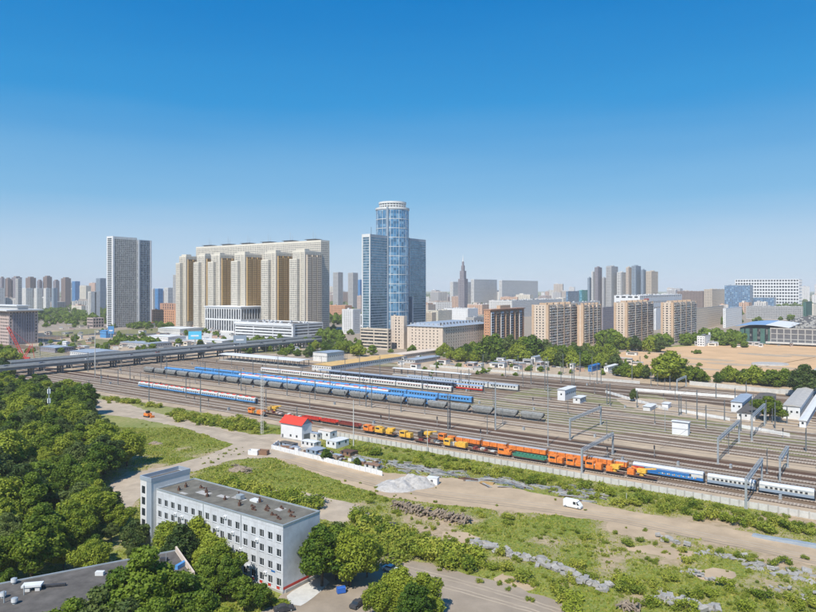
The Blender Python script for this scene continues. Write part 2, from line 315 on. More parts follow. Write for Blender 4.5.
# sand field
sheet('sandy_building_ground', [(588, 364), (640, 370), (700, 378), (816, 380), (900, 380), (900, 341), (816, 341), (740, 344), (690, 346), (640, 350), (612, 354)], 'sand', .03, 3)
sheet('city_ground', [(-260, 358), (60, 362), (110, 362), (250, 362), (420, 372), (560, 366), (700, 341), (1100, 341), (1500, 296), (-700, 296)], 'asphalt_old', .008, smooth=False)
# roads and paths in front
ROADW = []
sheet('dirt_path', [(70, 402), (110, 400), (150, 411), (205, 424), (250, 434), (300, 441), (318, 452), (290, 452), (240, 446), (190, 430), (140, 419), (88, 412)], 'concrete_road', .015)
sheet('dirt_track', [(262, 452), (300, 455), (345, 466), (400, 474), (470, 480), (540, 494), (575, 500), (640, 513), (720, 527), (816, 548), (880, 562), (880, 582), (816, 566), (740, 548), (640, 527), (560, 516), (480, 508), (420, 502), (380, 495), (330, 478), (285, 462)], 'dirt_road', .02)
sheet('dirt_path', [(318, 446), (300, 458), (270, 458), (236, 460), (200, 470), (165, 478), (145, 492), (128, 512), (108, 508), (112, 484), (140, 472), (175, 464), (215, 452), (245, 440), (275, 434)], 'concrete_road', .026)
sheet('concrete_path', [(292, 490), (330, 498), (367, 510), (360, 522), (330, 522), (296, 507), (262, 494)], 'concrete_road', .022)
sheet('asphalt_road', [(383, 551), (420, 562), (470, 574), (530, 592), (590, 614), (640, 640), (420, 640), (400, 610), (380, 580)], 'asphalt_old', .022)
sheet('parking_yard', [(278, 600), (310, 580), (345, 566), (384, 556), (392, 580), (420, 640), (250, 640)], 'asphalt_old', .030)
sheet('concrete_apron', [(287, 596), (322, 576), (330, 582), (300, 606)], 'concrete_light', .04, .1)
sheet('dark_puddle', [(370, 524), (396, 522), (394, 530), (372, 532)], 'soil_dark', .02, .8)
for pp in ([(450, 530), (480, 538), (462, 543), (440, 536)], [(640, 545), (690, 552), (668, 558), (630, 550)], [(500, 575), (540, 585), (520, 590), (490, 580)], [(612, 520), (660, 524), (655, 538), (610, 532)], [(700, 568), (740, 574), (720, 582), (690, 575)]):
    sheet('bare_sand', pp, 'dirt_road', .018, 1.2)

def rut(name, pts, w, m, z):
    p = [P(*q_) for q_ in pts]; out = []
    for i in range(len(p) - 1):
        for k in range(12):
            t = k / 12; out.append((p[i][0] + (p[i + 1][0] - p[i][0]) * t + random.uniform(-.12, .12), p[i][1] + (p[i + 1][1] - p[i][1]) * t + random.uniform(-.12, .12)))
    out.append(p[-1]); b = MB()
    for i in range(len(out) - 1):
        (x0, y0), (x1, y1) = out[i], out[i + 1]; d = math.hypot(x1 - x0, y1 - y0) or 1; nx_, ny_ = -(y1 - y0) / d * w / 2, (x1 - x0) / d * w / 2
        b.add([(x0 - nx_, y0 - ny_, z), (x1 - nx_, y1 - ny_, z), (x1 + nx_, y1 + ny_, z), (x0 + nx_, y0 + ny_, z)], [(0, 1, 2, 3)], m)
    b.build(name, kind='structure')
MAIN = [(285, 456), (330, 469), (385, 484), (440, 493), (500, 500), (560, 508), (620, 517), (700, 534), (760, 546), (830, 562)]
for dy, ww_, mt_ in ((-1.6, .55, 'concrete_road'), (.6, .55, 'concrete_road'), (3.5, .5, 'asphalt_old'), (5.4, .5, 'asphalt_old')): rut('wheel_rut', [(a, b + dy) for a, b in MAIN], ww_, mt_, .045 + .003 * dy)
SEC = [(88, 406), (150, 415), (205, 428), (260, 440), (300, 449)]
for dy in (-.8, .5): rut('wheel_rut', [(a, b + dy) for a, b in SEC], .5, 'asphalt_old', .05)
THR = [(400, 565), (460, 580), (530, 600), (590, 620)]
for dy in (0, 3, 9, 12): rut('wheel_rut', [(a, b + dy) for a, b in THR], .45, 'concrete_road', .05)
# ------------------------------------------------------------------ tracks
SLEEP = MB(); 
def track(pts, rail=True, bed='ballast_brown', w=3.2, sl=True, name='railway_track'):
    """pts in (a,b); straight or gently bent"""
    root = MB(); p = [W2(*q) for q in pts]
    for (x0, y0), (x1, y1) in zip(p[:-1], p[1:]):
        d = math.hypot(x1 - x0, y1 - y0); ux, uy = (x1 - x0) / d, (y1 - y0) / d; nx_, ny_ = -uy, ux
        root.add([(x0 - nx_ * w / 2, y0 - ny_ * w / 2, .05), (x1 - nx_ * w / 2, y1 - ny_ * w / 2, .05), (x1 + nx_ * w / 2, y1 + ny_ * w / 2, .05), (x0 + nx_ * w / 2, y0 + ny_ * w / 2, .05)], [(0, 1, 2, 3)], bed)
    o = root.build(name, kind='structure')
    rb = MB(); sb = MB()
    for (x0, y0), (x1, y1) in zip(p[:-1], p[1:]):
        d = math.hypot(x1 - x0, y1 - y0); ang = math.atan2(y1 - y0, x1 - x0); nx_, ny_ = -math.sin(ang), math.cos(ang)
        for s in (-.76, .76):
            rb.rbox(((x0 + x1) / 2 + nx_ * s, (y0 + y1) / 2 + ny_ * s, .24), (d, .2, .18), (0, 0, ang), 'rail_steel')
        if sl:
            n = int(d / 1.1)
            for k in range(n):
                t = (k + .5) / n; sb.rbox((x0 + (x1 - x0) * t, y0 + (y1 - y0) * t, .1), (.5, 2.6, .13), (0, 0, ang), 'sleeper')
    rb.build('rail', o, kind=None)
    if sl: sb.build('sleeper', o, kind='stuff')
beds = ['ballast_brown', 'rust_strip', 'ballast_grey', 'ballast_brown', 'ballast_sand']
TB = [256, 263.5, 269, 276, 282.5, 288]
for b in TB: track([(-1000, b), (420, b)], bed=random.choice(beds[:3]))
for b in (296.5,): track([(-1000, b), (420, b)], bed='rust_strip')
for b in (319.5, 325, 334.5, 341, 347.5, 354, 361): track([(-1000, b), (420, b)], bed=random.choice(beds[:4]), sl=b < 350)
for b, a0, a1 in ((368, -900, 400), (375, -900, 400), (383, -800, 400), (391, -800, -60), (399, -800, 400), (407, -900, 400), (423, -900, 420), (432, -900, 420), (455, -700, 420), (470, -700, 420)):
    track([(a0, b), (-150, b), (a1, b + (8 if b > 380 else 0))], bed=random.choice(beds), sl=False)
track([(-260, 395), (-60, 372), (350, 372.2)], bed='rust_strip', sl=False)
track([(-330, 470), (-120, 430), (60, 402), (350, 395)], bed='ballast_brown', sl=False)
track([(-800, 500), (-200, 494), (420, 500)], bed='rust_strip', sl=False)
track([(-800, 506), (-200, 500), (420, 506)], bed='ballast_brown', sl=False)

# ------------------------------------------------------------------ foliage meshes
def leaf_cloud(cent, rad, n, size, seed, flat=.8, fill=.55):
    """many small leaf faces through a set of lobes; returns verts, faces"""
    g = np.random.default_rng(seed); cent = np.array(cent, float); rad = np.array(rad, float)
    w = rad ** 2; which = g.choice(len(rad), n, p=w / w.sum())
    d = g.normal(size=(n, 3)); d /= np.linalg.norm(d, axis=1)[:, None]
    r = rad[which] * (fill + (1.05 - fill) * g.random(n) ** .5)
    lump = 1 + .22 * np.sin(d[:, 0] * 7 + which) * np.sin(d[:, 1] * 6 + 2 * which) * np.cos(d[:, 2] * 5)
    p = cent[which] + d * (r * lump)[:, None] * np.array([1, 1, flat])
    nrm = d + g.normal(size=(n, 3)) * .55; nrm /= np.linalg.norm(nrm, axis=1)[:, None]
    t = np.cross(nrm, g.normal(size=(n, 3))); t /= np.linalg.norm(t, axis=1)[:, None]; s = np.cross(nrm, t)
    sz = size * (.6 + .8 * g.random(n))[:, None]; el = (.55 + .3 * g.random(n))[:, None]
    v = np.stack([p - t * sz, p + s * sz * el, p + t * sz, p - s * sz * el], 1).reshape(-1, 3)
    return v, np.arange(4 * n).reshape(-1, 4)
def np_mesh(name, v, f, m):
    me = bpy.data.meshes.new(name); me.vertices.add(len(v)); me.vertices.foreach_set('co', v.astype(np.float32).ravel())
    k = f.shape[1]; me.loops.add(f.size); me.loops.foreach_set('vertex_index', f.ravel().astype(np.int32))
    me.polygons.add(len(f)); me.polygons.foreach_set('loop_start', np.arange(0, f.size, k, dtype=np.int32)); me.update(calc_edges=True); me.validate()
    me.materials.append(M[m] if isinstance(m, str) else m); return me
def make_tree(seed, H, Rr, n, leaf, m, conical=False, low=.28):
    g = random.Random(seed); cent = []; rad = []
    nb = 15 if n > 3000 else 9
    for i in range(nb):
        t = (i + .5) / nb; z = H * (low + (1 - low) * t * .86)
        env = Rr * (math.sin(math.pi * min(1, .22 + t * .78)) ** .7 if not conical else (1.05 - t * .85))
        an = i * 2.4 + g.uniform(-.4, .4); q = env * g.uniform(.3, .95)
        cent.append((q * math.cos(an), q * math.sin(an), z)); rad.append(max(.8, env * g.uniform(.24, .62)))
    cent.append((0, 0, H * .62)); rad.append(Rr * .62); cent.append((g.uniform(-.5, .5), g.uniform(-.5, .5), H * .86)); rad.append(Rr * .34)
    v, f = leaf_cloud(cent, rad, n, leaf, seed, .9, .45)
    v[:, 2] = np.maximum(v[:, 2], .4)
    cm = np_mesh('crown', v, f, m)
    b = MB(); hz = H * .62; r0 = .018 * H + .06
    b.cyl((0, 0, -.1), (0, 0, H * .3), r0, 'bark', r0 * .75, 7); b.cyl((0, 0, H * .3), (g.uniform(-.3, .3), .2, hz), r0 * .75, 'bark', r0 * .3, 6)
    for k in range(5):
        c = cent[(k * 3) % nb]; b.cyl((0, 0, H * (.22 + .08 * k)), (c[0] * .9, c[1] * .9, c[2]), r0 * .4, 'bark', r0 * .12, 5)
    return cm, b.mesh('trunk')
NEAR = [make_tree(11, 15, 4.9, 12000, .27, 'leaf_a'), make_tree(12, 13, 4.6, 11000, .26, 'leaf_b'), make_tree(13, 17, 4.7, 14000, .25, 'leaf_a', True, .15), make_tree(14, 12, 4.4, 10000, .26, 'leaf_c'),
        make_tree(15, 14, 5.4, 13000, .27, 'leaf_b'), make_tree(16, 10, 3.6, 7000, .24, 'leaf_a'), make_tree(17, 15, 4.6, 12000, .26, 'leaf_c')]
FAR = [make_tree(21, 12, 5.4, 3400, .48, 'leaf_a', low=.12), make_tree(22, 11, 5.0, 3200, .46, 'leaf_b', low=.12), make_tree(23, 13, 4.4, 3200, .46, 'leaf_c', low=.14), make_tree(24, 10, 5.2, 3200, .46, 'leaf_b', low=.08)]
TREEN = 0
def tree(x, y, h, label, group, near=True, var=None, wide=1.0, cat='tree', name='broadleaf_tree'):
    global TREEN; TREEN += 1
    S = NEAR if near else FAR; i = (random.randrange(len(S)) if var is None else var) % len(S); cm, tm = S[i]
    hh = max(v.co.z for v in cm.vertices) if False else HTS[(near, i)]
    s = h / hh; o = thing(name, label, cat, (x, y, 0), random.uniform(0, 6.28), group); o.scale = (s * wide, s * wide, s)
    link('crown', cm, o); link('trunk', tm, o); return o
HTS = {(True, 0): 15, (True, 1): 13, (True, 2): 17, (True, 3): 12, (True, 4): 14, (True, 5): 10, (True, 6): 15, (False, 0): 12, (False, 1): 11, (False, 2): 13, (False, 3): 10}
FARM = [make_tree(31, 12, 5.4, 700, 1.0, 'leaf_a', low=.12), make_tree(32, 11, 5.0, 700, 1.0, 'leaf_a', low=.12), make_tree(33, 13, 4.4, 700, 1.0, 'leaf_a', low=.14), make_tree(34, 10, 5.2, 700, 1.0, 'leaf_a', low=.08)]
def shrub_mesh(seed, n=760, r=1.35, h=1.7, leaf=.15, m='shrub_leaf'):
    g = random.Random(seed); c = [(g.uniform(-r, r) * .75, g.uniform(-r, r) * .75, h * g.uniform(.25, .8)) for _ in range(9)]; rr = [r * g.uniform(.35, .6) for _ in c]
    v, f = leaf_cloud(c, rr, n, leaf, seed, 1.1, .1); v[:, 2] = np.maximum(v[:, 2], .02); return np_mesh('foliage', v, f, m)
SHR = [shrub_mesh(40 + i, m='shrub_leaf' if i % 3 else 'leaf_b') for i in range(6)]
STEM = MB(); 
for k in range(4): STEM.cyl((0, 0, 0), (.4 * math.cos(k * 1.6), .4 * math.sin(k * 1.6), 1.1), .03, 'bark', .015, 4)
STEM = STEM.mesh('stem')
def shrub(x, y, h, label, group, wide=1.0):
    s = h / 1.9; o = thing('shrub', label, 'shrub', (x, y, 0), random.uniform(0, 6.28), group); o.scale = (s * wide, s * wide, s)
    link('foliage', random.choice(SHR), o); link('stem', STEM, o); return o

# ------------------------------------------------------------------ generic buildings: box given by left edge, near corner, right edge (all aligned with the rails)
def boxpx(x0, xc, x1, yb, yt):
    X, Y = P(xc, yb); h = (yb - yt) * Y / FPX
    r0 = (x0 - CX) / FPX; r1 = (x1 - CX) / FPX
    W = (X - r0 * Y) / (UX + r0 * -UY * 1.0) if x0 < xc else 0
    # X - W*UX = r0*(Y - W*UY)
    W = (X - r0 * Y) / (UX - r0 * UY); D = (r1 * Y - X) / (VX - r1 * VY)
    return (X, Y), max(3, W), max(3, D), h
def facade(root, W, D, h, wall, glass, floor=3.2, bay=3.4, sp=1.5, pier=1.4, base=0, par=1.0, z0=0, x0=0, y0=0, roof='tar_roof', deep=.35, first=True):
    """glass core, a wall ring per floor and piers in front of it, so that every window is a real recess"""
    g = MB(); g.box(x0 - W + deep, x0 - deep, y0 + deep, y0 + D - deep, z0 + .1, z0 + h - .3, glass, False); g.build('window', root, kind='stuff')
    w = MB(); n = max(1, round((h - base) / floor)); fl = (h - base) / n
    if base: w.box(x0 - W, x0, y0, y0 + D, z0, z0 + base, wall)
    for k in range(n):
        zz = z0 + base + k * fl; w.box(x0 - W, x0, y0, y0 + D, zz + (.003 if k == 0 else 0), zz + sp, wall)
    w.box(x0 - W, x0, y0, y0 + D, z0 + h - .6, z0 + h, wall)
    e = .04
    for (length, fix, ax) in ((W, y0, 'x0'), (W, y0 + D, 'x1'), (D, x0, 'y1'), (D, x0 - W, 'y0')):
        nb = max(1, round(length / bay)); st = length / nb
        for i in range(nb + 1):
            c = min(max(i * st, pier / 2 - e), length - pier / 2 + e)
            p0, p1 = c - pier / 2, c + pier / 2
            if ax == 'x0': w.box(x0 - W + p0, x0 - W + p1, fix - e, fix + deep + .1, z0, z0 + h - .61, wall)
            elif ax == 'x1': w.box(x0 - W + p0, x0 - W + p1, fix - deep - .1, fix + e, z0, z0 + h - .61, wall)
            elif ax == 'y1': w.box(fix - deep - .1, fix + e * 1.5, y0 + p0, y0 + p1, z0, z0 + h - .62, wall)
            else: w.box(fix - e * 1.5, fix + deep + .1, y0 + p0, y0 + p1, z0, z0 + h - .62, wall)
    w.build('wall', root)
    if par:
        r = MB(); r.box(x0 - W + .5, x0 - .5, y0 + .5, y0 + D - .5, z0 + h + .004, z0 + h + .12, roof)
        t = .4
        for a in ((x0 - W, x0, y0, y0 + t), (x0 - W, x0, y0 + D - t, y0 + D), (x0 - W, x0 - W + t, y0 + t, y0 + D - t), (x0 - t, x0, y0 + t, y0 + D - t)): r.box(*a, z0 + h + .002, z0 + h + par, wall)
        # stair heads and plant
        q = random.Random(int(W * 10 + D))
        for _ in range(max(1, int(W * D / 300))):
            if W < 6 or D < 6: break
            bx = x0 - W + q.uniform(2, max(2.1, W - 5)); by = y0 + q.uniform(2, max(2.1, D - 4)); r.box(bx, bx + q.uniform(2, 3.5), by, by + q.uniform(2, 3), z0 + h + .1, z0 + h + q.uniform(1.6, 3), wall)
        r.build('roof', root)
def bld(label, x0, xc, x1, yb, yt, wall, glass='glass_far', name='apartment_building', cat='building', group=None, **k):
    (X, Y), W, D, h = boxpx(x0, xc, x1, yb, yt)
    root = thing(name, label, cat, (X, Y, 0), RAIL, group); facade(root, W, D, h, wall, glass, **k); root['_w'] = W; root['_d'] = D; root['_h'] = h
    return root, W, D, h

# --- white slab tower at the left
root, W, D, h = bld('tall slab tower with a bright white end and a dark gridded long face', 107, 113, 137, 328, 238.5, 'pale_wall', 'glass_slab', 'slab_tower', 'tower', floor=3.4, bay=2.7, sp=.7, pier=.3, par=4, deep=.9)
m = MB(); m.box(-W - .3, .25, -.5, 1.4, 0, h + 4.5, 'white_wall'); m.box(-1.2, .4, -.4, 2.8, 0, h + 4.2, 'white_wall'); m.build('end_wall', root)
m = MB()
for k in range(int(h / 3.4)): m.box(-W + 3.5, -3.5, -1.15, -.49, k * 3.4 + 4, k * 3.4 + 5.6, 'window_dark')
m.build('balcony_opening', root, kind='stuff')
facade(root, W + 4, 28, h - 1.5, 'slate_blue', 'glass_slab', 3.4, 6, 1.2, .5, par=2, x0=3, y0=D + .2)
m = MB(); m.box(2.6, 3.6, D + .1, D + 3.6, 0, h + .2, 'white_wall'); m.box(2.6, 3.6, D + 25.4, D + 28.4, 0, h + .2, 'white_wall'); m.build('pilaster', root)

# --- cream apartment complex
bS = 791.6; aR = a_at(321, bS)
x, y = W2(aR, bS); root = thing('apartment_complex', 'huge cream apartment complex with six stepped wings and ochre bay sides', 'apartment complex', (x, y, 0), RAIL)
WS = aR - a_at(196, bS)
facade(root, WS, 20, 146, 'cream_wall', 'glass_slab', 3.2, 3.1, 1.3, 1.2, par=3)
for i in range(6):
    m = MB(); c = -WS + (i + .5) * WS / 6; m.box(c - 9, c + 9, 4, 16, 146.2, 151, 'grey_wall'); m.box(c - 12, c + 12, 2, 18, 151.01, 151.6, 'dark_wall')
    m.cyl((c, 10, 151), (c, 10, 166), .35, 'galvanised', .15, 5); m.cyl((c + 5, 10, 151), (c + 5, 10, 161), .3, 'galvanised', .15, 5)
    m.build('roof_plant', root)
for i, (xf, wv) in enumerate(((186, 20), (205, 23), (220, 24), (245, 27), (276, 27), (305, 27))):
    bf = bS - 38; af = a_at(xf, bf) - aR; zt = 128
    facade(root, wv, 37.6, zt, 'cream_wall', 'glass_slab', 3.2, 3.1, 1.25, 1.15, par=2, x0=af, y0=-38)
    facade(root, wv * .62, 7, zt - 12, 'cream_wall', 'glass_slab', 3.2, 2.6, 1.3, .9, par=1.4, x0=af - wv * .38, y0=-45.2)
    m = MB(); m.box(af - 1.3, af - .2, -38.6, -38.1, 10, zt + 1.2, 'cream_wall'); m.box(af - wv * .38 + .1, af - wv * .38 + 1, -38.6, -38.1, 10, zt + 1.2, 'cream_wall')
    m.box(af - wv * .8, af - wv * .1, -36, -25, zt + .2, zt + 5, 'cream_wall'); m.build('stair_tower', root)
    b2 = MB(); ob = 'ochre' if i < 5 else 'beige_wall'
    for s in range(3):
        y0 = -34.5 + s * 11.3
        b2.box(af + .05, af + 2.2, y0, y0 + 8.4, 12, zt - 4, 'glass_far')
        for k in range(int((zt - 18) / 3.2)): b2.box(af + .1, af + 2.55, y0 - .3, y0 + 8.7, 12.6 + k * 3.2, 14.5 + k * 3.2, ob)
        for q in range(4): b2.box(af + .1, af + 2.6, y0 - .35 + q * 2.85, y0 + .25 + q * 2.85, 12.2, zt - 4.2, ob)
    b2.build('bay', root)
# podiums
root, W, D, h = bld('white colonnaded podium block in front of the cream complex', 205, 241, 268, 333, 309, 'white_wall', name='podium_building', floor=20, bay=6, sp=2.5, pier=1.8, par=2)
m = MB(); m.box(-W - 1.5, 1.5, -1.5, D, h + 2.2, h + 3.6, 'white_wall'); m.build('cornice', root)
root, W, D, h = bld('low white curved-corner podium with dark ribbon windows below the cream complex', 235, 293, 323, 340, 325, 'white_wall', name='podium_building', floor=4.5, bay=40, sp=2.3, pier=1, par=1.6)
m = MB(); m.box(-2, 1, -1, 3, 0, h + 2, 'white_wall'); m.box(-W - .5, 1, -1, 1, h - 2, h + 1.8, 'white_wall'); m.build('cornice', root)

# --- glass office tower: two wings and a drum
X, Y = P(370, 345); root = thing('glass_office_tower', 'blue glass office tower with a round drum rising between two lower wings', 'tower', (X, Y, 0), RAIL)
hw = 137
for y0, dd in ((0, 36), (86, 40)):
    facade(root, 13, dd, hw, 'metal_roof', 'glass_tower', 3.4, 60, 1.0, .5, par=3.2, y0=y0, deep=.2)
    m = MB(); m.box(-13.2, -11.5, y0 - .2, y0 + 1, 0, hw + 3.4, 'light_roof'); m.box(-1.2, .3, y0 - .25, y0 + 1, 0, hw + 3.4, 'light_roof'); m.box(-13.2, .3, y0 - .3, y0 + .5, hw - .5, hw + 3.5, 'light_roof'); m.build('corner_frame', root)
cx, cy, rr, hd = -8, 58, 22, 176
g = MB(); g.cyl((cx, cy, 0), (cx, cy, hd), rr - .12, 'glass_drum', n=72); g.build('glazing', root)
m = MB()
for k in range(36):
    t = k * math.pi / 18; w = .5 if k % 3 == 0 else .3
    m.rbox((cx + (rr - .1) * math.cos(t), cy + (rr - .1) * math.sin(t), hd / 2), (.3, w, hd), (0, 0, t), 'light_roof' if k % 3 == 0 else 'metal_roof')
def ring(m, cx, cy, z0, z1, ri, ro, mt, n=48):
    vs = []
    for z in (z0, z1):
        for r in (ri, ro):
            vs += [(cx + r * math.cos(2 * math.pi * i / n), cy + r * math.sin(2 * math.pi * i / n), z) for i in range(n)]
    fs = []
    for i in range(n):
        j = (i + 1) % n; fs += [(n + i, n + j, 3 * n + j, 3 * n + i), (2 * n + i, 3 * n + i, 3 * n + j, 2 * n + j), (j, i, 2 * n + i, 2 * n + j), (i, j, n + j, n + i)]
    m.add(vs, fs, mt)
for k in range(15): ring(m, cx, cy, 4 + k * 12.2, 4.7 + k * 12.2, rr - 1, rr + .15, 'light_roof')
m.build('mullion_frame', root, kind='stuff')
m = MB(); ring(m, cx, cy, hd, hd + 2.4, 0.1, rr + .8, 'light_roof', 48)
ring(m, cx, cy, hd + 8, hd + 10.4, 15.5, 18.5, 'light_roof'); ring(m, cx, cy, hd + 5, hd + 6, 16, 18, 'light_roof'); m.cyl((cx, cy, hd + 2), (cx, cy, hd + 8), 15, 'grey_wall', n=32)
for k in range(28): t = k * math.pi / 14; m.rbox((cx + 17.5 * math.cos(t), cy + 17.5 * math.sin(t), hd + 5), (.8, .8, 7), (0, 0, t), 'light_roof')
m.cyl((-6, 10, hw), (-6, 10, hw + 13), .25, 'dark_steel', n=5); m.build('crown', root)
m = MB(); m.box(-2.2, 1.2, 36.2, 40, 0, 178, 'slate_blue'); m.box(4, 11, 78, 80, 0, 60, 'slate_blue'); m.build('service_spine', root)

# --- city behind and around
BL = [
 ('pale four-storey office with ribbon windows at the foot of the glass tower', 360, 388, 391.5, 350, 330, 'beige_wall', dict(floor=3.6, bay=20, sp=1.9, pier=1.2)),
 ('narrow cream block standing against the glass tower', 391, 404, 407, 349, 317, 'tan_light', dict(floor=3.4, bay=5, sp=1.6, pier=3)),
 ('white apartment block left of the glass tower', 342, 353, 361, 334, 310, 'white_wall', dict(floor=3, bay=4, sp=1.4, pier=2)),
 ('white narrow block close to the left wing of the glass tower', 360, 364, 368, 338, 315, 'white_wall', dict(floor=20, bay=3, sp=2, pier=1.3)),
 ('pinkish block peeking from behind the glass tower', 357, 361, 366, 313, 296, 'pink_wall', {}),
 ('white low industrial hall behind the long beige building', 444, 468, 478, 322, 309, 'white_wall', dict(floor=5, sp=3, pier=3)),
 ('yellowish low building between the glass tower and the white hall', 426, 438, 452, 324, 311, 'cream_wall', {}),
 ('narrow beige house just right of the glass tower', 423, 432, 436, 327, 313, 'beige_wall', {}),
 ('grey flat block behind the roof of the long beige building', 466, 474, 489, 329, 318, 'grey_wall', {}),
 ('white row of flats in front of the big patterned grey blocks', 489, 512, 562, 318, 301, 'pale_wall', dict(floor=3, bay=4, pier=2)),
 ('long white flat-roofed block behind the two-section tan building', 540, 545, 600, 326, 304, 'pale_wall', dict(floor=4, bay=6, pier=3)),
 ('grey office between the tan apartment blocks', 600, 603, 618, 331, 308, 'violet_wall', {}),
 ('white office behind the gap of the right tan blocks', 652, 656, 664, 330, 310, 'white_wall', dict(floor=4, pier=3)),
 ('large patterned grey block, the leftmost of three', 450, 453, 471, 306, 282, 'pale_wall', dict(floor=4, bay=4, sp=1.8, pier=1.6)),
 ('large patterned grey block in the middle of three', 471, 474, 497, 306, 279.5, 'pale_wall', dict(floor=4, bay=4, sp=1.8, pier=1.6)),
 ('large patterned grey block, the rightmost of three', 499, 502, 538, 306, 280.5, 'pale_wall', dict(floor=4, bay=4, sp=1.8, pier=1.6)),
 ('dark brown wide block on the skyline right of the tower cluster', 677, 703, 706, 310, 291.5, 'brown_wall', {}),
 ('grey beige block left of the blue glass office', 704, 712, 724.5, 311, 289.5, 'beige_wall', dict(floor=3.5)),
 ('blue chequered glass office with a lower wing on the right', 724.5, 750, 753, 312, 285.5, 'slate_blue', dict(glass='glass_blue', floor=5, bay=5, sp=1.2, pier=.8)),
 ('low blue glass wing beside the chequered office', 753, 774, 776, 312, 298, 'slate_blue', dict(glass='glass_blue', floor=5, bay=5, sp=1.2, pier=.8)),
 ('very long white building high on the right skyline', 735, 799, 802, 308, 279.5, 'white_paint', dict(floor=12, bay=9, sp=4.5, pier=2.6)),
 ('pale mansion block with grey roof right of the tan buildings', 694, 696, 724, 330, 309, 'beige_wall', dict(floor=4, pier=2.2, roof='metal_roof')),
 ('white mansion block with grey roof beside the pale one', 723, 726, 742, 328, 309, 'white_wall', dict(floor=4, pier=2.2, roof='metal_roof')),
 ('long low dark-roofed block behind the building site', 746, 803, 806, 320, 307.5, 'grey_wall', dict(floor=4, roof='tar_roof')),
 ('dark green netted tower at the right edge', 803, 806, 812, 328, 303, 'net_green', dict(floor=4, pier=2)),
 ('cream block at the far right edge behind the netted tower', 812, 814, 830, 322, 304, 'cream_wall', {}),
 ('long brick factory hall left of the cream complex', 150, 176, 181, 326, 311, 'orange_wall', dict(floor=5, bay=6, sp=1.5, pier=3.4)),
 ('red brick hall with a higher roof behind the brick factory', 160, 176, 181, 321, 304, 'brick_wall', dict(floor=6, bay=8, pier=5)),
 ('blank pale blue slab building left of the white tower', 88, 91, 100, 321, 292, 'pale_wall', dict(floor=3.2, bay=20, sp=2.7, pier=12)),
 ('white stepped block on the left skyline', 79.5, 86, 91, 309, 286, 'cream_wall', {}),
 ('grey blue office behind the blank slab building', 96, 100, 106, 311, 278.5, 'slate_blue', {}),
 ('pavilion with a thin flat roof in front of the white slab tower', 87, 93, 104, 328, 318.5, 'pink_wall', dict(floor=5, bay=5, pier=1)),
 ('light blue panel block between the white tower and the complex', 150, 153, 157, 311, 289, 'pale_wall', {}),
 ('turquoise panel block between the white tower and the complex', 155, 158, 163, 312, 289, 'blue_light', dict(floor=3.2, bay=4)),
 ('pale grey panel block left of the cream complex', 164, 168, 173, 311, 288, 'pale_wall', {}),
 ('slim grey tower touching the left side of the cream complex', 173, 176, 180, 312, 275, 'grey_wall', {}),
 ('grey twin tower, left of the pair beside the glass tower', 333, 338, 343, 310, 272.5, 'grey_wall', dict(floor=3.2)),
 ('grey twin tower, right of the pair beside the glass tower', 348, 353, 358, 310, 273, 'grey_wall', dict(floor=3.2)),
 ('blue slim office behind the twin grey towers', 358, 360, 363, 308, 280, 'blue_light', {}),
 ('orange low hall below the twin grey towers', 322, 345, 352, 318, 306, 'orange_wall', {}),
 ('dark low block right of the orange low hall', 486, 488, 493, 330, 316, 'dark_wall', {}),
]
for i, (lb, x0, xc, x1, yb, yt, wl, kw) in enumerate(BL):
    kw = dict(kw); gl = kw.pop('glass', 'glass_far'); bld(lb, x0, xc, x1, yb, yt, wl, gl, **kw)
# left skyline towers
for i, (x0, x1, yt) in enumerate(((-9, -1, 279), (0, 4.5, 278), (5, 11.5, 279), (11.5, 22, 277.5), (25.6, 36, 278), (37, 42.5, 281), (43, 52, 277), (53, 59.5, 281), (61, 71, 278.5))):
    r_, W, D, h = bld('brown high-rise in the row of similar towers on the left skyline' if i != 8 else 'brown high-rise standing at the right end of the left skyline row', x0, x0 + (x1 - x0) * .42, x1, 307, yt, ('brown_wall', 'violet_wall')[i % 2], name='residential_tower', cat='tower', group='brown high-rises on the left skyline', floor=3.3, bay=4, pier=2)
    m = MB(); m.box(-W * .8, -W * .2, D * .2, D * .8, h + .3, h + 5, 'brown_wall'); m.build('penthouse', r_)
bld('blue glass block right of the brown high-rise row', 72, 75, 80, 305, 281.5, 'blue_light', name='office_building', floor=4)
for i, (x0, x1) in enumerate(((-8, 5), (22, 33), (34, 42), (43.5, 50.5), (51.5, 57.5))):
    bld('pale blue panel slab in front of the brown high-rises at left', x0, x0 + (x1 - x0) * .35, x1, 312, 288.5, ('pale_wall', 'slate_blue', 'pale_wall')[i % 3] if i != 1 else 'pale_wall', group='pale panel slabs at the left', floor=3.1, bay=4, pier=2.2)
bld('slender grey apartment tower in front of the panel slabs at left', 15.5, 18, 22, 318, 279, 'grey_wall', name='residential_tower', cat='tower', floor=3.1)
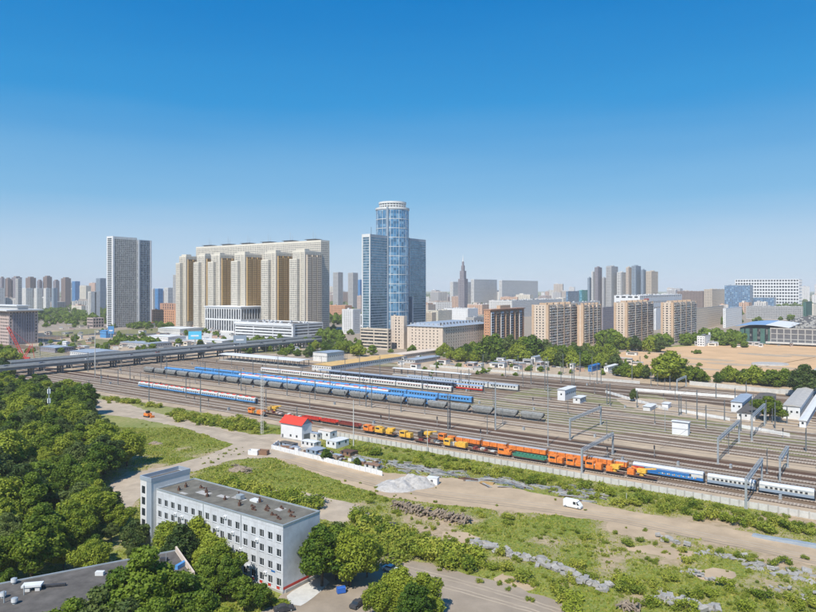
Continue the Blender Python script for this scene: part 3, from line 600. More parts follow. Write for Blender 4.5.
# right cluster
for lb, x0, x1, yt, wl in (('small dark tower, leftmost of the right skyline cluster', 587.6, 591.5, 278, 'slate_blue'), ('slim white tower behind the dark one in the right skyline cluster', 591.5, 594.6, 272, 'pale_wall'),
        ('dark grey tower with rounded top left in the skyline cluster', 594.6, 602, 267.5, 'violet_wall'), ('lower grey tower beside the dark rounded one', 602, 606, 278, 'grey_wall'),
        ('broad grey tower with a ring crown in the skyline cluster', 606, 618, 266.5, 'grey_wall'), ('pale tower in front of the ring-crowned one', 617, 626, 272.5, 'pale_wall'),
        ('tan and dark tower in the middle of the skyline cluster', 626, 631.5, 267.5, 'tan_light'), ('dark glassy tower, tallest in the skyline cluster', 631.5, 641, 266, 'slate_blue'),
        ('blue grey tower right of the tallest in the cluster', 641, 646, 270, 'slate_blue'), ('beige tower closing the skyline cluster on the right', 646, 658, 271.5, 'beige_wall')):
    r_, W, D, h = bld(lb, x0, x0 + (x1 - x0) * .45, x1, 312, yt, wl, name='residential_tower', cat='tower', floor=3.4, bay=3.5)
    m = MB(); m.cyl((-W / 2, D / 2, h + .2), (-W / 2, D / 2, h + 4), min(W, D) * .4, wl, n=16); m.build('crown', r_)
# spired tower
X, Y = P(463, 312); root = thing('spired_skyscraper', 'grey stepped skyscraper with a thin pale spire', 'tower', (X, Y, 0), RAIL)
for k, (w, z0, z1) in enumerate(((21, 0, 98), (14, 98, 122), (8, 122, 138), (4.5, 138, 150))): facade(root, w, w, z1 - z0, 'violet_wall', 'glass_far', 3.6, 4, 1.6, 1.8, par=1.5, z0=z0, x0=w / 2, y0=-w / 2)
m = MB(); m.cyl((0, 0, 150), (0, 0, 172), 2.2, 'light_roof', .2, 8); m.build('spire', root)
# shopping centre with red sign
root, W, D, h = bld('low white shopping hall with a red sign on its front', 614, 640, 682, 320, 296, 'white_wall', name='shopping_hall', floor=12, bay=14, sp=9, pier=5)
m = MB()
xx = 0
for k in range(8):
    m.box(.15, .5, 30 + k * 5, 30 + k * 5 + 3.4, h - 11, h - 7 + (k % 3) * .5, 'red_paint'); m.box(.16, .51, 30 + k * 5 + 1, 30 + k * 5 + 2, h - 7.1, h - 5.8, 'red_paint')
m.build('red_sign', root)
bld('teal glass office in front of the left part of the tower cluster', 579, 582, 607, 312, 290.5, 'turquoise', 'glass_blue', name='office_building', floor=4, sp=.8, pier=.5)
bld('glassy blue low office left of the teal one', 566, 568, 580, 311, 291.5, 'slate_blue', 'glass_blue', name='office_building', floor=4, sp=.8, pier=.5)

# --- tan balcony blocks
def tan_block(label, x0, xc, x1, yb, yt, group='tan apartment blocks'):
    root, W, D, h = bld(label, x0, xc, x1, yb, yt, 'tan_light', name='apartment_block', floor=3.1, bay=4.4, sp=1.6, pier=2.5, par=1.2, group=group)
    for a_ in ((.02, .7, .32, 3.4, h + 1.4), (.02, .7, D - 3.6, D + .3, h + 1.4), (-W - .2, -W + 2.5, -.5, .3, h + 1.3), (-2.6, .6, -.45, .3, h + 1.35)): m = MB(); m.box(a_[0], a_[1], a_[2], a_[3], 0, a_[4], 'tan_wall'); m.build('pier', root)
    m = MB(); n = round(h / 3.1); q = random.Random(int(x0))
    for k in range(n):
        z = k * h / n; y = 4
        while y < D - 6:
            w = 5.6
            m.box(.1, 1.5, y, y + w, z + .1, z + 1.15, q.choice(['pale_wall', 'cream_wall', 'pink_wall', 'tan_light']))
            if q.random() < .6: m.box(.1, 1.4, y + .1, y + w - .1, z + 1.16, z + 2.75, 'glass_loggia')
            y += w + .5
    m.build('balcony', root, kind='stuff')
    for k in range(1, 4): m = MB(); yy = 3.7 + (D - 7.6) * k / 4; m.box(.03, 1.75, yy - .9, yy + .9, 0, h + .6, 'tan_wall' if k == 2 else 'tan_light'); m.build('pier', root)
    m = MB()
    for k in range(5): yy = D * (k + .5) / 5; m.box(-W * .7, -W * .25, yy - 1.5, yy + 1.8, h + .2, h + 3.4, 'tan_wall')
    m.build('roof_house', root)
tan_block('tan apartment block with balconies, left section of the two joined ones', 532, 548, 577, 350, 306)
tan_block('tan apartment block with balconies, right section of the two joined ones', 577.5, 583, 601, 346, 306)
tan_block('tan apartment block with balconies standing alone in the middle', 614, 627, 653, 344, 303.5)
tan_block('tan apartment block with balconies, rightmost one by the sandy site', 661, 673, 696, 344, 303.5)
# brick striped block
root, W, D, h = bld('red brick block with white balcony strips right of the long beige building', 484, 490, 524, 348, 311, 'orange_wall', name='brick_apartment_block', floor=3.1, bay=4, sp=1.5, pier=2)
m = MB()
for k in range(7):
    y0 = 2 + k * (D - 4) / 7; m.box(.02, .9, y0, y0 + (D - 4) / 7 * .55, 1, h - 1.5, 'tan_wall' if k % 2 else 'white_wall')
    for f in range(int(h / 3.1) - 1): m.box(.5, 1.3, y0 + .4, y0 + (D - 4) / 7 * .5, 2 + f * 3.1, 3.4 + f * 3.1, 'window_dark')
m.build('balcony_strip', root); m = MB(); m.box(-W - .6, 1.6, -.6, D + .6, h + 1, h + 2, 'brick_wall'); m.box(-W * .7, -1, D * .3, D * .6, h + 2.01, h + 6, 'tan_wall'); m.build('roof_house', root)
# long beige building
root, W, D, h = bld('long beige stone-clad building with a grey metal roof in front of the glass tower', 407, 443, 486, 352, 327.5, 'tan_light', name='beige_apartment_building', floor=3.6, bay=5.2, sp=1.9, pier=3.6, par=.3, roof='metal_roof')
m = MB(); e = 1.2; v = [(-W - e, -e, h + .3), (e, -e, h + .3), (e, D + e, h + .3), (-W - e, D + e, h + .3), (-W + 8, 8, h + 4), (-8, 8, h + 4), (-8, D - 8, h + 4), (-W + 8, D - 8, h + 4)]
m.add(v, [(0, 1, 5, 4), (1, 2, 6, 5), (2, 3, 7, 6), (3, 0, 4, 7), (4, 5, 6, 7), (3, 2, 1, 0)], 'metal_roof')
for k in range(14): yy = D * (k + .5) / 14; m.box(-6, -4.6, yy - .7, yy + .7, h + 2, h + 5, 'dark_wall'); m.box(-W + 3, -W + 4, yy - .7, yy + .7, h + 1.5, h + 4, 'grey_wall')
for k in range(8): xx = -W * (k + .5) / 8; m.box(xx - .6, xx + .6, 3, 4.4, h + 1, h + 3.6, 'grey_wall')
m.build('hipped_roof', root)
# pinkish building at left edge with plates
root, W, D, h = bld('pinkish office with a wide flat oversailing roof at the left edge', -40, 9, 38, 345, 312, 'pink_wall', name='office_building', floor=4, bay=4, sp=1.8, pier=1.6)
m = MB(); m.box(-W - 4, 5, -5, D + 5, h + 1.2, h + 2.6, 'light_roof'); m.box(-W * .6, -4, 12, D * .7, h + 2.7, h + 7, 'grey_wall'); m.box(-W * .65, -2, 10, D * .75, h + 7.01, h + 8.2, 'light_roof'); m.build('roof_plate', root)
m = MB()
for k in range(9): m.box(.1, .8, 4 + k * (D - 8) / 9, 4 + (k + .75) * (D - 8) / 9, 2, h - 2, 'violet_wall')
m.build('cladding', root)
# construction at right
root, W, D, h = bld('unfinished hall with a blue curved roof on the sandy site', 740, 786, 797, 345, 329, 'net_green', name='unfinished_hall', floor=14, bay=9, sp=3, pier=5, par=0)
m = MB()
for x_a, x_b, mt_ in ((-W - 5, -W * .42, 'blue_roof'), (-W * .42 + .01, 4, 'light_roof')):
    up = [(x_a + (x_b - x_a) * t / 8, h + .8 + 4.2 * math.sin(math.pi * min(1, .12 + .8 * (x_a + (x_b - x_a) * t / 8 + W + 5) / (W + 9)))) for t in range(9)]
    m.yprism([(x, z - .5) for x, z in up] + up[::-1], -4, D + 4, mt_)
m.build('curved_roof', root)
root, W, D, h = bld('long concrete frame under construction at the right edge of the site', 770, 850, 862, 348, 331, 'concrete', 'dark_wall', name='unfinished_building', floor=6, bay=8, sp=1, pier=1.2)
m = MB(); m.box(-W - 4, 6, -7, -1, 2, 4, 'concrete_light'); m.build('ramp', root)
bld('small white two-storey site office among the trees on the site', 697, 705, 720, 346.5, 337, 'white_wall', name='site_office', floor=3, bay=3, sp=1.4, pier=1.4)
# round concrete slab on the sand
x, y = P(770, 364.5); m = MB(); m.cyl((0, 0, 0), (0, 0, 1.2), 14, 'concrete', 13.4, 40); o = m.build('concrete_slab', loc=(x, y, 0)); o.scale = (1.2, .9, 1); tag(o, 'low round concrete slab lying on the sandy site', 'slab')

# random low city in the distance
q = random.Random(5); cnt = 0
def filler(px, yb, h, w, d, rot, grp, lb):
    X, Y = P(px, yb); root = thing('distant_building', lb, 'building', (X, Y, 0), rot, grp)
    facade(root, w, d, h, 'city_wall', 'glass_far', 3.4, 6, 1.7, 3, par=.8, roof='city_roof', x0=w / 2, y0=-d / 2)
    m = MB(); m.box(-w * .3, -w * .05, -d * .2, d * .25, h + .2, h + q.uniform(2.5, 6), 'city_wall'); m.cyl((w * .2, 0, h), (w * .2, 0, h + q.uniform(4, 12)), .3, 'dark_steel', .15, 4); m.build('roof_house', root)
for i in range(300):
    px = q.uniform(-60, 880); yb = q.choice([q.uniform(296, 301), q.uniform(297, 306), q.uniform(302, 316)])
    Y = FPX * CAMH / (yb - HY)
    if 100 < px < 365 and yb > 306 : continue
    ytop = q.uniform(287, 297) if yb < 302 else q.uniform(yb - 14, yb - 6)
    if q.random() < .22 and yb < 303: ytop -= q.uniform(3, 6)
    h = min(110, max(9, (yb - ytop) * Y / FPX)); w = q.uniform(18, 60); d = q.uniform(16, 60)
    zone = 'left' if px < 330 else ('middle' if px < 600 else 'right'); far = 'hazy far distance' if yb < 302 else 'middle distance'
    filler(px, yb, h, w, d, RAIL + q.choice([0, 0, 0, .3, -.4, .8]), 'city blocks in the ' + far + ', ' + zone, 'plain city block in the %s, %s part of the skyline' % (far, {'left': 'left', 'middle': 'central', 'right': 'right-hand'}[zone]))

# ------------------------------------------------------------------ road bridges over the yard (run across the tracks)
def bridge(label, a0, width, b0, b1, z, mt='asphalt'):
    x, y = W2(a0, b0); root = thing('road_bridge', label, 'bridge', (x, y, 0), RAIL); Lb = b1 - b0
    m = MB(); m.box(-width, 0, 0, Lb, z - .5, z, 'bridge_concrete'); m.box(-width + 1.5, -1.5, 0, Lb, z + .004, z + .03, mt); m.build('deck', root)
    m = MB()
    for xx in (-width + .2, -width * .5 - .4, -1): m.box(xx, xx + .8, 0, Lb, z - 2.4, z - .504, 'steel_grey')
    m.build('girder', root)
    me = MB(); me.box(-.15, .15, 0, 10, 0, 1.1, 'concrete_light'); me = me.mesh('parapet')
    for k in range(int(Lb / 10)): link('parapet', me, root, (-.16, k * 10, z + .002)); link('parapet', me, root, (-width + .16, k * 10, z + .002))
    pm = MB(); pm.box(-width * .5 - 5, -width * .5 + 5, -.6, .6, z - 3.4, z - 2.404, 'bridge_concrete')
    for s in (-4, 0, 4): pm.cyl((-width * .5 + s, 0, 0), (-width * .5 + s, 0, z - 3.38), .8, 'bridge_concrete', n=10)
    pm = pm.mesh('pier')
    for k in range(int(Lb / 24) + 1): link('pier', pm, root, (0, 4 + k * 24, 0))
    return root
bridge('nearer road bridge carried over the tracks on concrete piers at left', -566, 13, 240, 610, 9)
bridge('farther road bridge with a dark deck behind the first one', -594, 11, 262, 640, 9.6)
sheet('highway', [(44, 330), (60, 330), (74, 314), (82, 302), (78, 302), (64, 312)], 'asphalt_old', .04, 0, smooth=False)
sheet('lawn', [(20, 322), (40, 318), (62, 308), (58, 302), (20, 306)], 'grass_sheet', .05, 2, smooth=False, excl=False)
sheet('lawn', [(66, 326), (90, 326), (104, 320), (100, 308), (84, 306), (76, 316)], 'grass_sheet', .05, 2, smooth=False, excl=False)
sheet('highway', [(30, 337), (110, 335), (220, 338), (330, 345), (330, 342), (220, 335), (110, 332), (40, 333)], 'asphalt', .045, 0)
sheet('lawn', [(35, 345), (80, 339), (110, 340), (110, 344), (60, 348)], 'grass_sheet', .05, 2)
sheet('pale_forecourt', [(100, 346), (200, 344), (330, 352), (330, 362), (250, 360), (90, 352)], 'ballast_sand', .03, 1)
sheet('elevated_lot', [(185, 328), (235, 331), (235, 340), (170, 340)], 'concrete_light', .05, 1)
for pp in ([(44, 333), (90, 329), (105, 331), (70, 336)], [(120, 330), (180, 328), (185, 331), (130, 334)], [(250, 349), (320, 351), (320, 354), (255, 353)], [(330, 360), (400, 364), (400, 367), (330, 363)], [(20, 352), (60, 350), (62, 356), (20, 358)], [(440, 350), (530, 352), (530, 356), (440, 355)], [(630, 335), (690, 332), (690, 336), (640, 338)], [(380, 324), (440, 323), (440, 327), (380, 328)]): sheet('lawn', pp, 'grass_sheet', .06, 2, excl=False)
for pp in ([(85, 352), (150, 349), (170, 352), (110, 357)], [(410, 362), (540, 366), (640, 375), (640, 380), (500, 374), (410, 370)], [(30, 343), (90, 336), (95, 338), (40, 346)]): sheet('sandy_lot', pp, 'ballast_sand', .065, 1.5, excl=False)
# billboards
def billboard(label, px, yb, yt, wpx, mt):
    X, Y = P(px, yb); k = Y / FPX; H = (yb - yt) * k; w = wpx * k; root = thing('billboard', label, 'billboard', (X, Y, 0), R(12))
    m = MB(); m.cyl((0, 0, 0), (0, 0, H * .7), .6, 'galvanised', n=8); m.build('post', root)
    m = MB(); m.box(-w / 2, w / 2, -.4, .4, H * .5, H, 'steel_grey'); m.build('frame', root); m = MB(); m.box(-w / 2 + .3, w / 2 - .3, -.5, -.404, H * .5 + .3, H - .3, mt)
    m.box(-w * .3, w * .28, -.56, -.502, H * .68, H * .76, 'white_paint'); m.build('poster', root)
billboard('bright cyan billboard beside the road bridge', 195, 348, 331, 13, 'cyan_sign')
billboard('pale blue billboard beyond the platform canopy', 240, 352, 335, 13, 'slate_blue')
billboard('small deep blue billboard near the left car park', 111, 342, 326, 6, 'blue_light')

for k in range(9):
    x0 = 620 + k * 20 + random.uniform(-8, 8); y0 = 352 + random.uniform(-4, 20); sheet('sand_ridge', [(x0, y0), (x0 + 30, y0 + 1), (x0 + 55, y0 + 3), (x0 + 50, y0 + 4), (x0 + 20, y0 + 2.4)], 'dirt_road' if k % 2 else 'ballast_sand', .05 + .004 * k, 1.5, excl=False)
# ------------------------------------------------------------------ red crane
X, Y = P(24, 361); root = thing('crane', 'red lattice crane with a leaning boom beside the pinkish office', 'crane', (X, Y, 0), R(20))
def lattice(m, p0, p1, w, mt, n=8, r=.12):
    p0 = Vector(p0); p1 = Vector(p1); d = (p1 - p0).normalized(); s = d.cross(Vector((0, 1, 0))).normalized() * w / 2; t = d.cross(s).normalized() * w / 2
    c = [s + t, s - t, -s - t, -s + t]
    for q_ in c: m.cyl(p0 + q_, p1 + q_, r, mt, n=4, caps=False)
    for k in range(n):
        a = p0 + (p1 - p0) * k / n; b = p0 + (p1 - p0) * (k + 1) / n
        for i in range(4): m.cyl(a + c[i], b + c[(i + 1) % 4], r * .7, mt, n=3, caps=False)
m = MB(); lattice(m, (0, 0, 3), (-14, 0, 34), 2.0, 'crane_red', 12, .2); m.build('boom', root)
m = MB(); lattice(m, (0, 0, 3), (6, 0, 15), 1.6, 'crane_red', 6, .2); m.cyl((6, 0, 15), (-14, 0, 34), .12, 'crane_red', n=4); m.cyl((7, 0, 17), (9, 0, 3), .25, 'crane_red', n=4); m.build('mast', root)
m = MB(); m.box(-3, 5, -2, 2, 1.4, 3.8, 'crane_red'); m.box(-5, 6, -3.5, 3.5, 0, 1.3, 'dark_steel'); m.build('undercarriage', root)

# ------------------------------------------------------------------ rolling stock
def bogie_mesh():
    m = MB(); m.box(-1.5, 1.5, -1.1, 1.1, .5, .85, 'dark_steel')
    for x in (-.95, .95):
        for s in (-.8, .8): m.cyl((x, s - .07, .72), (x, s + .07, .72), .43, 'rust_metal', n=12)
    return m.mesh('bogie')
BOG = bogie_mesh(); ZR = .3
def coach(L_, body, stripe, roof, label, cat='railway coach', win=10, H=3.9, Wd=2.9, name='passenger_coach', group=None, lower=None, red=False, wm='window_dark'):
    o = thing(name, label, cat, (0, 0, 0), 0, group); w = Wd / 2
    m = MB(); lo, hi = .95, H - .75; sy = lo + (hi - lo) * .42
    m.box(-L_ / 2, L_ / 2, -w, w, lo, sy, lower or stripe); m.box(-L_ / 2, L_ / 2, -w + .001, w - .001, sy + .001, hi, body)
    m.box(-L_ / 2 + .15, L_ / 2 - .15, -w - .015, w + .015, hi - .35, hi - .18, stripe); m.build('body', o)
    m = MB(); pr = [(-w, hi + .003)] + [(-w * math.cos(t * math.pi / 8), hi + .02 + .7 * math.sin(t * math.pi / 8)) for t in range(1, 8)] + [(w, hi + .003)]; m.prism(pr, -L_ / 2, L_ / 2, roof)
    if red:
        for k in range(3): m.box(-L_ / 2 + L_ * (k + .3) / 3, -L_ / 2 + L_ * (k + .7) / 3, -.75, .75, hi + .6, hi + 1.0, 'red_roof')
    else:
        for k in range(4): m.box(-L_ / 2 + L_ * (k + .45) / 4, -L_ / 2 + L_ * (k + .55) / 4, -.4, .4, hi + .66, hi + .86, 'coach_roof')
    m.build('roof', o, smooth=False)
    m = MB(); pitch = (L_ - 3) / win
    for k in range(win):
        x = -L_ / 2 + 1.5 + pitch * (k + .5)
        for s in (-1, 1): m.box(x - pitch * .27, x + pitch * .27, min(s * w, s * (w + .03)), max(s * w, s * (w + .03)), sy + .12, hi - .5, wm)
    m.build('window', o, kind='stuff')
    m = MB(); m.box(-L_ / 2 + .3, L_ / 2 - .3, -w + .25, w - .25, .62, .94, 'dark_steel'); m.box(-2.5, 2.5, -w + .3, w - .3, .3, .61, 'dark_steel'); m.box(-L_ / 2 - .35, -L_ / 2, -.7, .7, .9, hi, 'dark_steel'); m.box(L_ / 2, L_ / 2 + .35, -.7, .7, .9, hi, 'dark_steel')
    m.build('underframe', o)
    for s in (-1, 1): link('bogie', BOG, o, (s * (L_ / 2 - 2.6), 0, 0))
    return o
def on_track(a, b): x, y = W2(a, b); return (x, y, ZR)
def hopper():
    o = thing('hopper_wagon', 'dark grey rounded hopper wagon in the long freight line', 'wagon', (0, 0, 0), 0, 'grey hopper wagons in the freight line'); L_ = 14.2
    pr = [(-1.15, 1.0), (-1.5, 1.7), (-1.55, 3.3), (-1.2, 4.0), (-.55, 4.35), (.55, 4.35), (1.2, 4.0), (1.55, 3.3), (1.5, 1.7), (1.15, 1.0)]
    m = MB(); n = len(pr); xs_ = (-L_ / 2 + 2.2, -L_ / 2 + .7, L_ / 2 - .7, L_ / 2 - 2.2); vs = []
    xl = [(-L_ / 2 + 2.6, -L_ / 2 + .5), (L_ / 2 - 2.6, L_ / 2 - .5)]
    for e in range(2):
        for y, z in pr: f = min(1, max(0, (z - 1) / 1.8)); vs.append((xl[e][0] + (xl[e][1] - xl[e][0]) * f, y, z))
    m.add(vs, [(i, n + i, n + (i + 1) % n, (i + 1) % n) for i in range(n)] + [tuple(range(n)), tuple(range(n, 2 * n))[::-1]], 'hopper_grey'); m.build('hopper_body', o)
    m = MB()
    for k in range(9):
        x = -L_ / 2 + 1.3 + k * (L_ - 2.6) / 8
        for s in (-1, 1): m.box(x - .07, x + .07, min(s * 1.5, s * 1.66), max(s * 1.5, s * 1.66), 1.75, 3.5, 'hopper_grey')
    m.build('rib', o, kind='stuff')
    m = MB(); m.box(-L_ / 2 + 1, L_ / 2 - 1, -.35, .35, 4.36, 4.46, 'coach_roof')
    for x in (-4, 0, 4): m.cyl((x, 0, 4.3), (x, 0, 4.62), .4, 'coach_roof', n=8)
    m.build('walkway', o)
    m = MB(); m.box(-L_ / 2, L_ / 2, -.9, .9, .72, .99, 'dark_steel'); m.box(-L_ / 2 - .01, -L_ / 2 + .35, -1.4, 1.4, .72, 1.3, 'dark_steel'); m.box(L_ / 2 - .35, L_ / 2 + .01, -1.4, 1.4, .72, 1.3, 'dark_steel'); m.build('frame', o)
    for s in (-1, 1): link('bogie', BOG, o, (s * (L_ / 2 - 2.3), 0, 0))
    return o
hop = hopper(); bH = 334.5; aE = a_at(545, bH) - 7.2; k = 0
while True:
    a = aE - k * 15.3; px_ = proj(*W2(a, bH))[0]
    if px_ < 140: break
    o = place(hop, on_track(a, bH), RAIL)
    if k == 0: hop0 = o
    k += 1
hop0['label'] = 'dark grey hopper wagon at the free right-hand end of the freight line'
def train(proto, b, x0, x1, Lc, endlabel=None):
    a = a_at(x0, b) + Lc / 2; n = 0; objs = []
    while a < a_at(x1, b): objs.append(place(proto, on_track(a, b), RAIL)); a += Lc + .8; n += 1
    if endlabel: objs[-1]['label'] = endlabel
    return objs
c = coach(24, 'blue_light', 'blue_paint', 'blue_light', 'blue passenger coach parked just behind the grey hopper wagons', win=10, group='blue coaches behind the hopper wagons', H=5.3, lower='blue_paint'); train(c, 341, 166, 449, 24, 'blue passenger coach at the right end of the row behind the hopper wagons')
c = coach(24, 'blue_light', 'blue_paint', 'blue_light', 'light blue coach in the second blue row', win=10, group='light blue coaches of the second row', H=4.4, lower='blue_light'); train(c, 361, 196, 467, 24, 'light blue and white coach at the right end of the second blue row')
c = coach(24, 'coach_white', 'coach_white', 'coach_roof_light', 'white coach with a pale roof between the blue rows', win=9, group='white coaches between the blue rows', H=4.3, lower='coach_white', red=True); train(c, 354, 240, 400, 24)
c = coach(23, 'coach_white', 'red_paint', 'coach_roof_light', 'white coach with red stripe standing near the platform canopy', win=9, group='white and red coaches by the canopy', H=4.4, lower='coach_white'); train(c, 391, 262, 440, 23)
c = coach(23, 'coach_white', 'blue_paint', 'metal_roof', 'grey-roofed white train coach on the far tracks', win=9, group='grey-roofed coaches on the far tracks', H=4.6, lower='coach_white'); train(c, 423, 408, 531, 23, 'grey-roofed white coach at the right end of the far train')
c = coach(23, 'coach_white', 'red_paint', 'blue_roof', 'blue-roofed coach with red panel on the far middle track', win=8, group='blue-roofed coaches on the far middle track', H=4.4, lower='red_paint'); train(c, 407, 330, 470, 23)
c = coach(17, 'coach_white', 'blue_light', 'coach_white', 'white and blue commuter car with red boxes on its roof', win=7, group='commuter cars on the near left tracks', H=3.9, lower='blue_light', red=True, name='commuter_car'); train(c, 282.5, 140, 262, 17, 'white and blue commuter car leading at the right end of the near left train')
# near right coaches
c = coach(25.5, 'coach_white', 'blue_paint', 'coach_roof_light', 'blue passenger coach with a white roof behind the orange machines', win=2, H=4.2, lower='blue_paint'); 
a = (a_at(632, 263.5) + a_at(706, 263.5)) / 2; place(c, on_track(a, 263.5), RAIL)
m = MB(); m.box(-12.7, -8.5, -1.51, -1.46, 1.1, 3.0, 'red_paint'); m.box(-8, 8, -1.515, -1.455, 1.9, 2.95, 'blue_paint')
for k in range(22): h_ = .25 + .25 * math.sin(k * 2.3) ** 2; m.box(-3 + k * .62, -2.66 + k * .62, -1.54, -1.516, 1.5, 1.5 + h_, ('yellow_paint', 'cyan_sign', 'white_paint')[k % 3])
m.build('livery', c)
c = coach(16.4, 'coach_white', 'slate_blue', 'coach_roof_light', 'white coach with dark windows next to the blue coach at right', win=9, H=4.0, lower='slate_blue', group='white coaches at the right edge')
for i, (p0, p1) in enumerate(((707, 757), (758.5, 816), (817, 880), (881, 950))):
    a = (a_at(p0, 263.5) + a_at(p1, 263.5)) / 2; o = place(c, on_track(a, 263.5), RAIL, sc=((a_at(p1, 263.5) - a_at(p0, 263.5)) / 17.2, 1, 1))
    if i: o['label'] = 'white coach with dark windows at the right edge of the picture'
# orange maintenance trains
def flat(o, L_, mt='dark_steel'):
    m = MB(); m.box(-L_ / 2, L_ / 2, -1.4, 1.4, .95, 1.25, mt); m.build('flatbed', o)
    for s in (-1, 1): link('bogie', BOG, o, (s * (L_ / 2 - 2.2), 0, 0))
def machine(label, p0, p1, b, kind, paint='orange_paint', group=None):
    a0, a1 = a_at(p0, b), a_at(p1, b); L_ = a1 - a0 - .6; x, y = W2((a0 + a1) / 2, b)
    o = thing('maintenance_wagon', label, 'work train', (x, y, ZR), RAIL, group); flat(o, L_, 'rust_metal'); q = random.Random(int(p0 * 7))
    if kind == 'cab':
        m = MB(); m.box(-L_ / 2 + .3, -L_ / 2 + 3.6, -1.35, 1.35, 1.26, 3.9, paint); m.box(L_ * .1, L_ / 2 - .4, -1.3, 1.3, 1.26, 3.3, paint); m.build('cab', o)
        m = MB(); m.box(-L_ / 2 + .8, -L_ / 2 + 3.1, -1.4, 1.4, 2.7, 3.5, 'window_dark'); m.build('window', o)
        m = MB()
        for k in range(int(L_ * 2)): xx = q.uniform(-L_ / 2 + 1, L_ / 2 - 1); w = q.uniform(.4, 1.4); m.box(xx, xx + w, q.uniform(-1.3, 0), q.uniform(.2, 1.35), 1.27, q.uniform(1.7, 2.9), q.choice([paint, 'yellow_paint', 'dark_steel', 'steel_grey', 'concrete_light']))
        m.build('machinery', o)
        m = MB()
        for k in range(5): xx = q.uniform(-L_ / 2 + 1, L_ / 2 - 1.5); m.cyl((xx, -1.1, q.uniform(1.6, 2.6)), (xx + q.uniform(.5, 1.8), q.uniform(-1, 1), q.uniform(2, 3.4)), .09, 'dark_steel', n=5)
        m.box(-L_ / 2 + .2, L_ / 2 - .2, -1.45, -1.41, 1.9, 1.96, 'yellow_paint'); m.build('handrail', o)
    elif kind == 'conveyor':
        m = MB(); m.box(-L_ / 2 + .2, L_ / 2 - .2, -1.4, 1.4, 1.7, 3.4, paint); m.build('hopper_body', o)
        m = MB(); m.box(-L_ / 2 + .3, L_ / 2 - .3, -.9, .9, 3.41, 3.75, 'coach_roof')
        for k in range(int(L_ / .9)): m.box(-L_ / 2 + .4 + k * .9, -L_ / 2 + .6 + k * .9, -1.47, 1.47, 1.75, 3.5, 'dark_red' if k % 4 == 0 else paint)
        m.build('rib', o, kind='stuff')
        m = MB(); m.yprism([(-L_ / 2, 1.3), (-L_ / 2 + 3, 1.3), (-L_ / 2 + 1, 1.7), (-L_ / 2, 1.7)], -1.2, 1.2, paint); m.build('chute', o)
    elif kind == 'flat':
        m = MB()
        for k in range(int(L_ * .8)): xx = q.uniform(-L_ / 2 + .5, L_ / 2 - 2); m.box(xx, xx + q.uniform(.8, 2.2), q.uniform(-1.3, -.2), q.uniform(.1, 1.3), 1.26, q.uniform(1.5, 2.4), q.choice([paint, paint, 'dark_red', 'coach_white', 'timber_grey']))
        m.build('load', o)
    elif kind == 'tub':
        m = MB(); m.prism([(-1.3, 1.26), (1.3, 1.26), (1.45, 2.5), (1.2, 2.51), (1.1, 1.6), (-1.1, 1.6), (-1.2, 2.51), (-1.45, 2.5)], -L_ / 2 + .3, L_ / 2 - .3, paint); m.build('tub', o)
        m = MB()
        for k in range(int(L_ / 1.6)): xx = -L_ / 2 + .6 + k * 1.6; m.box(xx, xx + .15, -1.5, 1.5, 1.3, 2.45, paint)
        m.build('rib', o, kind='stuff')
    elif kind == 'crane':
        m = MB(); m.box(-L_ / 2 + .5, -L_ / 2 + 3, -1.3, 1.3, 1.26, 3.2, paint); m.cyl((0, 0, 1.2), (0, 0, 2.6), .9, 'yellow_paint', n=10); m.box(-1.5, 1.8, -1.2, 1.2, 2.4, 3.7, 'yellow_paint'); m.build('cab', o)
        m = MB(); m.rbox((L_ * .2, 0, 4.0), (L_ * .55, .5, .5), (0, R(-9), 0), 'yellow_paint'); m.rbox((-L_ * .2, 0, 3.6), (L_ * .3, .6, .5), (0, R(14), 0), paint); m.build('boom', o)
    return o
fb, rb_ = 256, 263.5
G1 = 'orange maintenance wagons on the nearest track'
machine('small orange railcar at the left end of the nearest maintenance train', 249, 265, fb + 1.5, 'cab')
machine('pale flat wagon with pinkish load right behind the left orange railcar', 266, 284, rb_, 'flat', 'pink_wall')
machine('dark yellow crane wagon above the red-roofed house', 268, 282, 269, 'crane', 'ochre')
machine('red flat wagon directly behind the red-roofed house', 285, 303, rb_, 'flat', 'red_paint')
machine('long bright red tub wagon right of the red-roofed house', 303, 321, rb_, 'tub', 'red_paint', 'pair of bright red tub wagons'); machine('second bright red tub wagon followed by the dark red one', 321.5, 338, rb_, 'tub', 'red_paint', 'pair of bright red tub wagons')
machine('dark red wagon with rounded load between red tubs and orange railcar', 339, 361, rb_, 'tub', 'dark_red')
machine('orange cab wagon left of the small yellow one', 364, 375, fb + 3, 'cab'); machine('small yellow tamping machine with round cab', 375.5, 385, fb + 3, 'cab', 'yellow_paint'); machine('yellow tamping machine with a raised arm', 386, 396, fb + 3, 'crane', 'yellow_paint')
machine('low yellow wagon with machinery in the nearest train', 400, 413, fb + 2, 'cab', 'yellow_paint'); machine('flat wagon carrying grey pipes in the nearest train', 415, 442, fb, 'flat', 'steel_grey')
machine('yellow and grey crane wagon with a rounded yellow hood', 418, 438, rb_, 'crane', 'dark_steel'); machine('orange and dark wagon next to the yellow-hooded crane wagon', 438.5, 456, rb_, 'cab')
machine('yellow frame wagon with machinery on the nearest track', 444, 468, fb, 'cab', 'yellow_paint'); machine('flat wagon loaded with pale timber and orange machinery', 469, 497, fb, 'flat', 'timber_grey'); machine('short orange engine wagon left of the green tub wagon', 498, 512, fb, 'cab')
machine('long green tub wagon on the nearest track', 513, 547, fb, 'tub', 'green_paint')
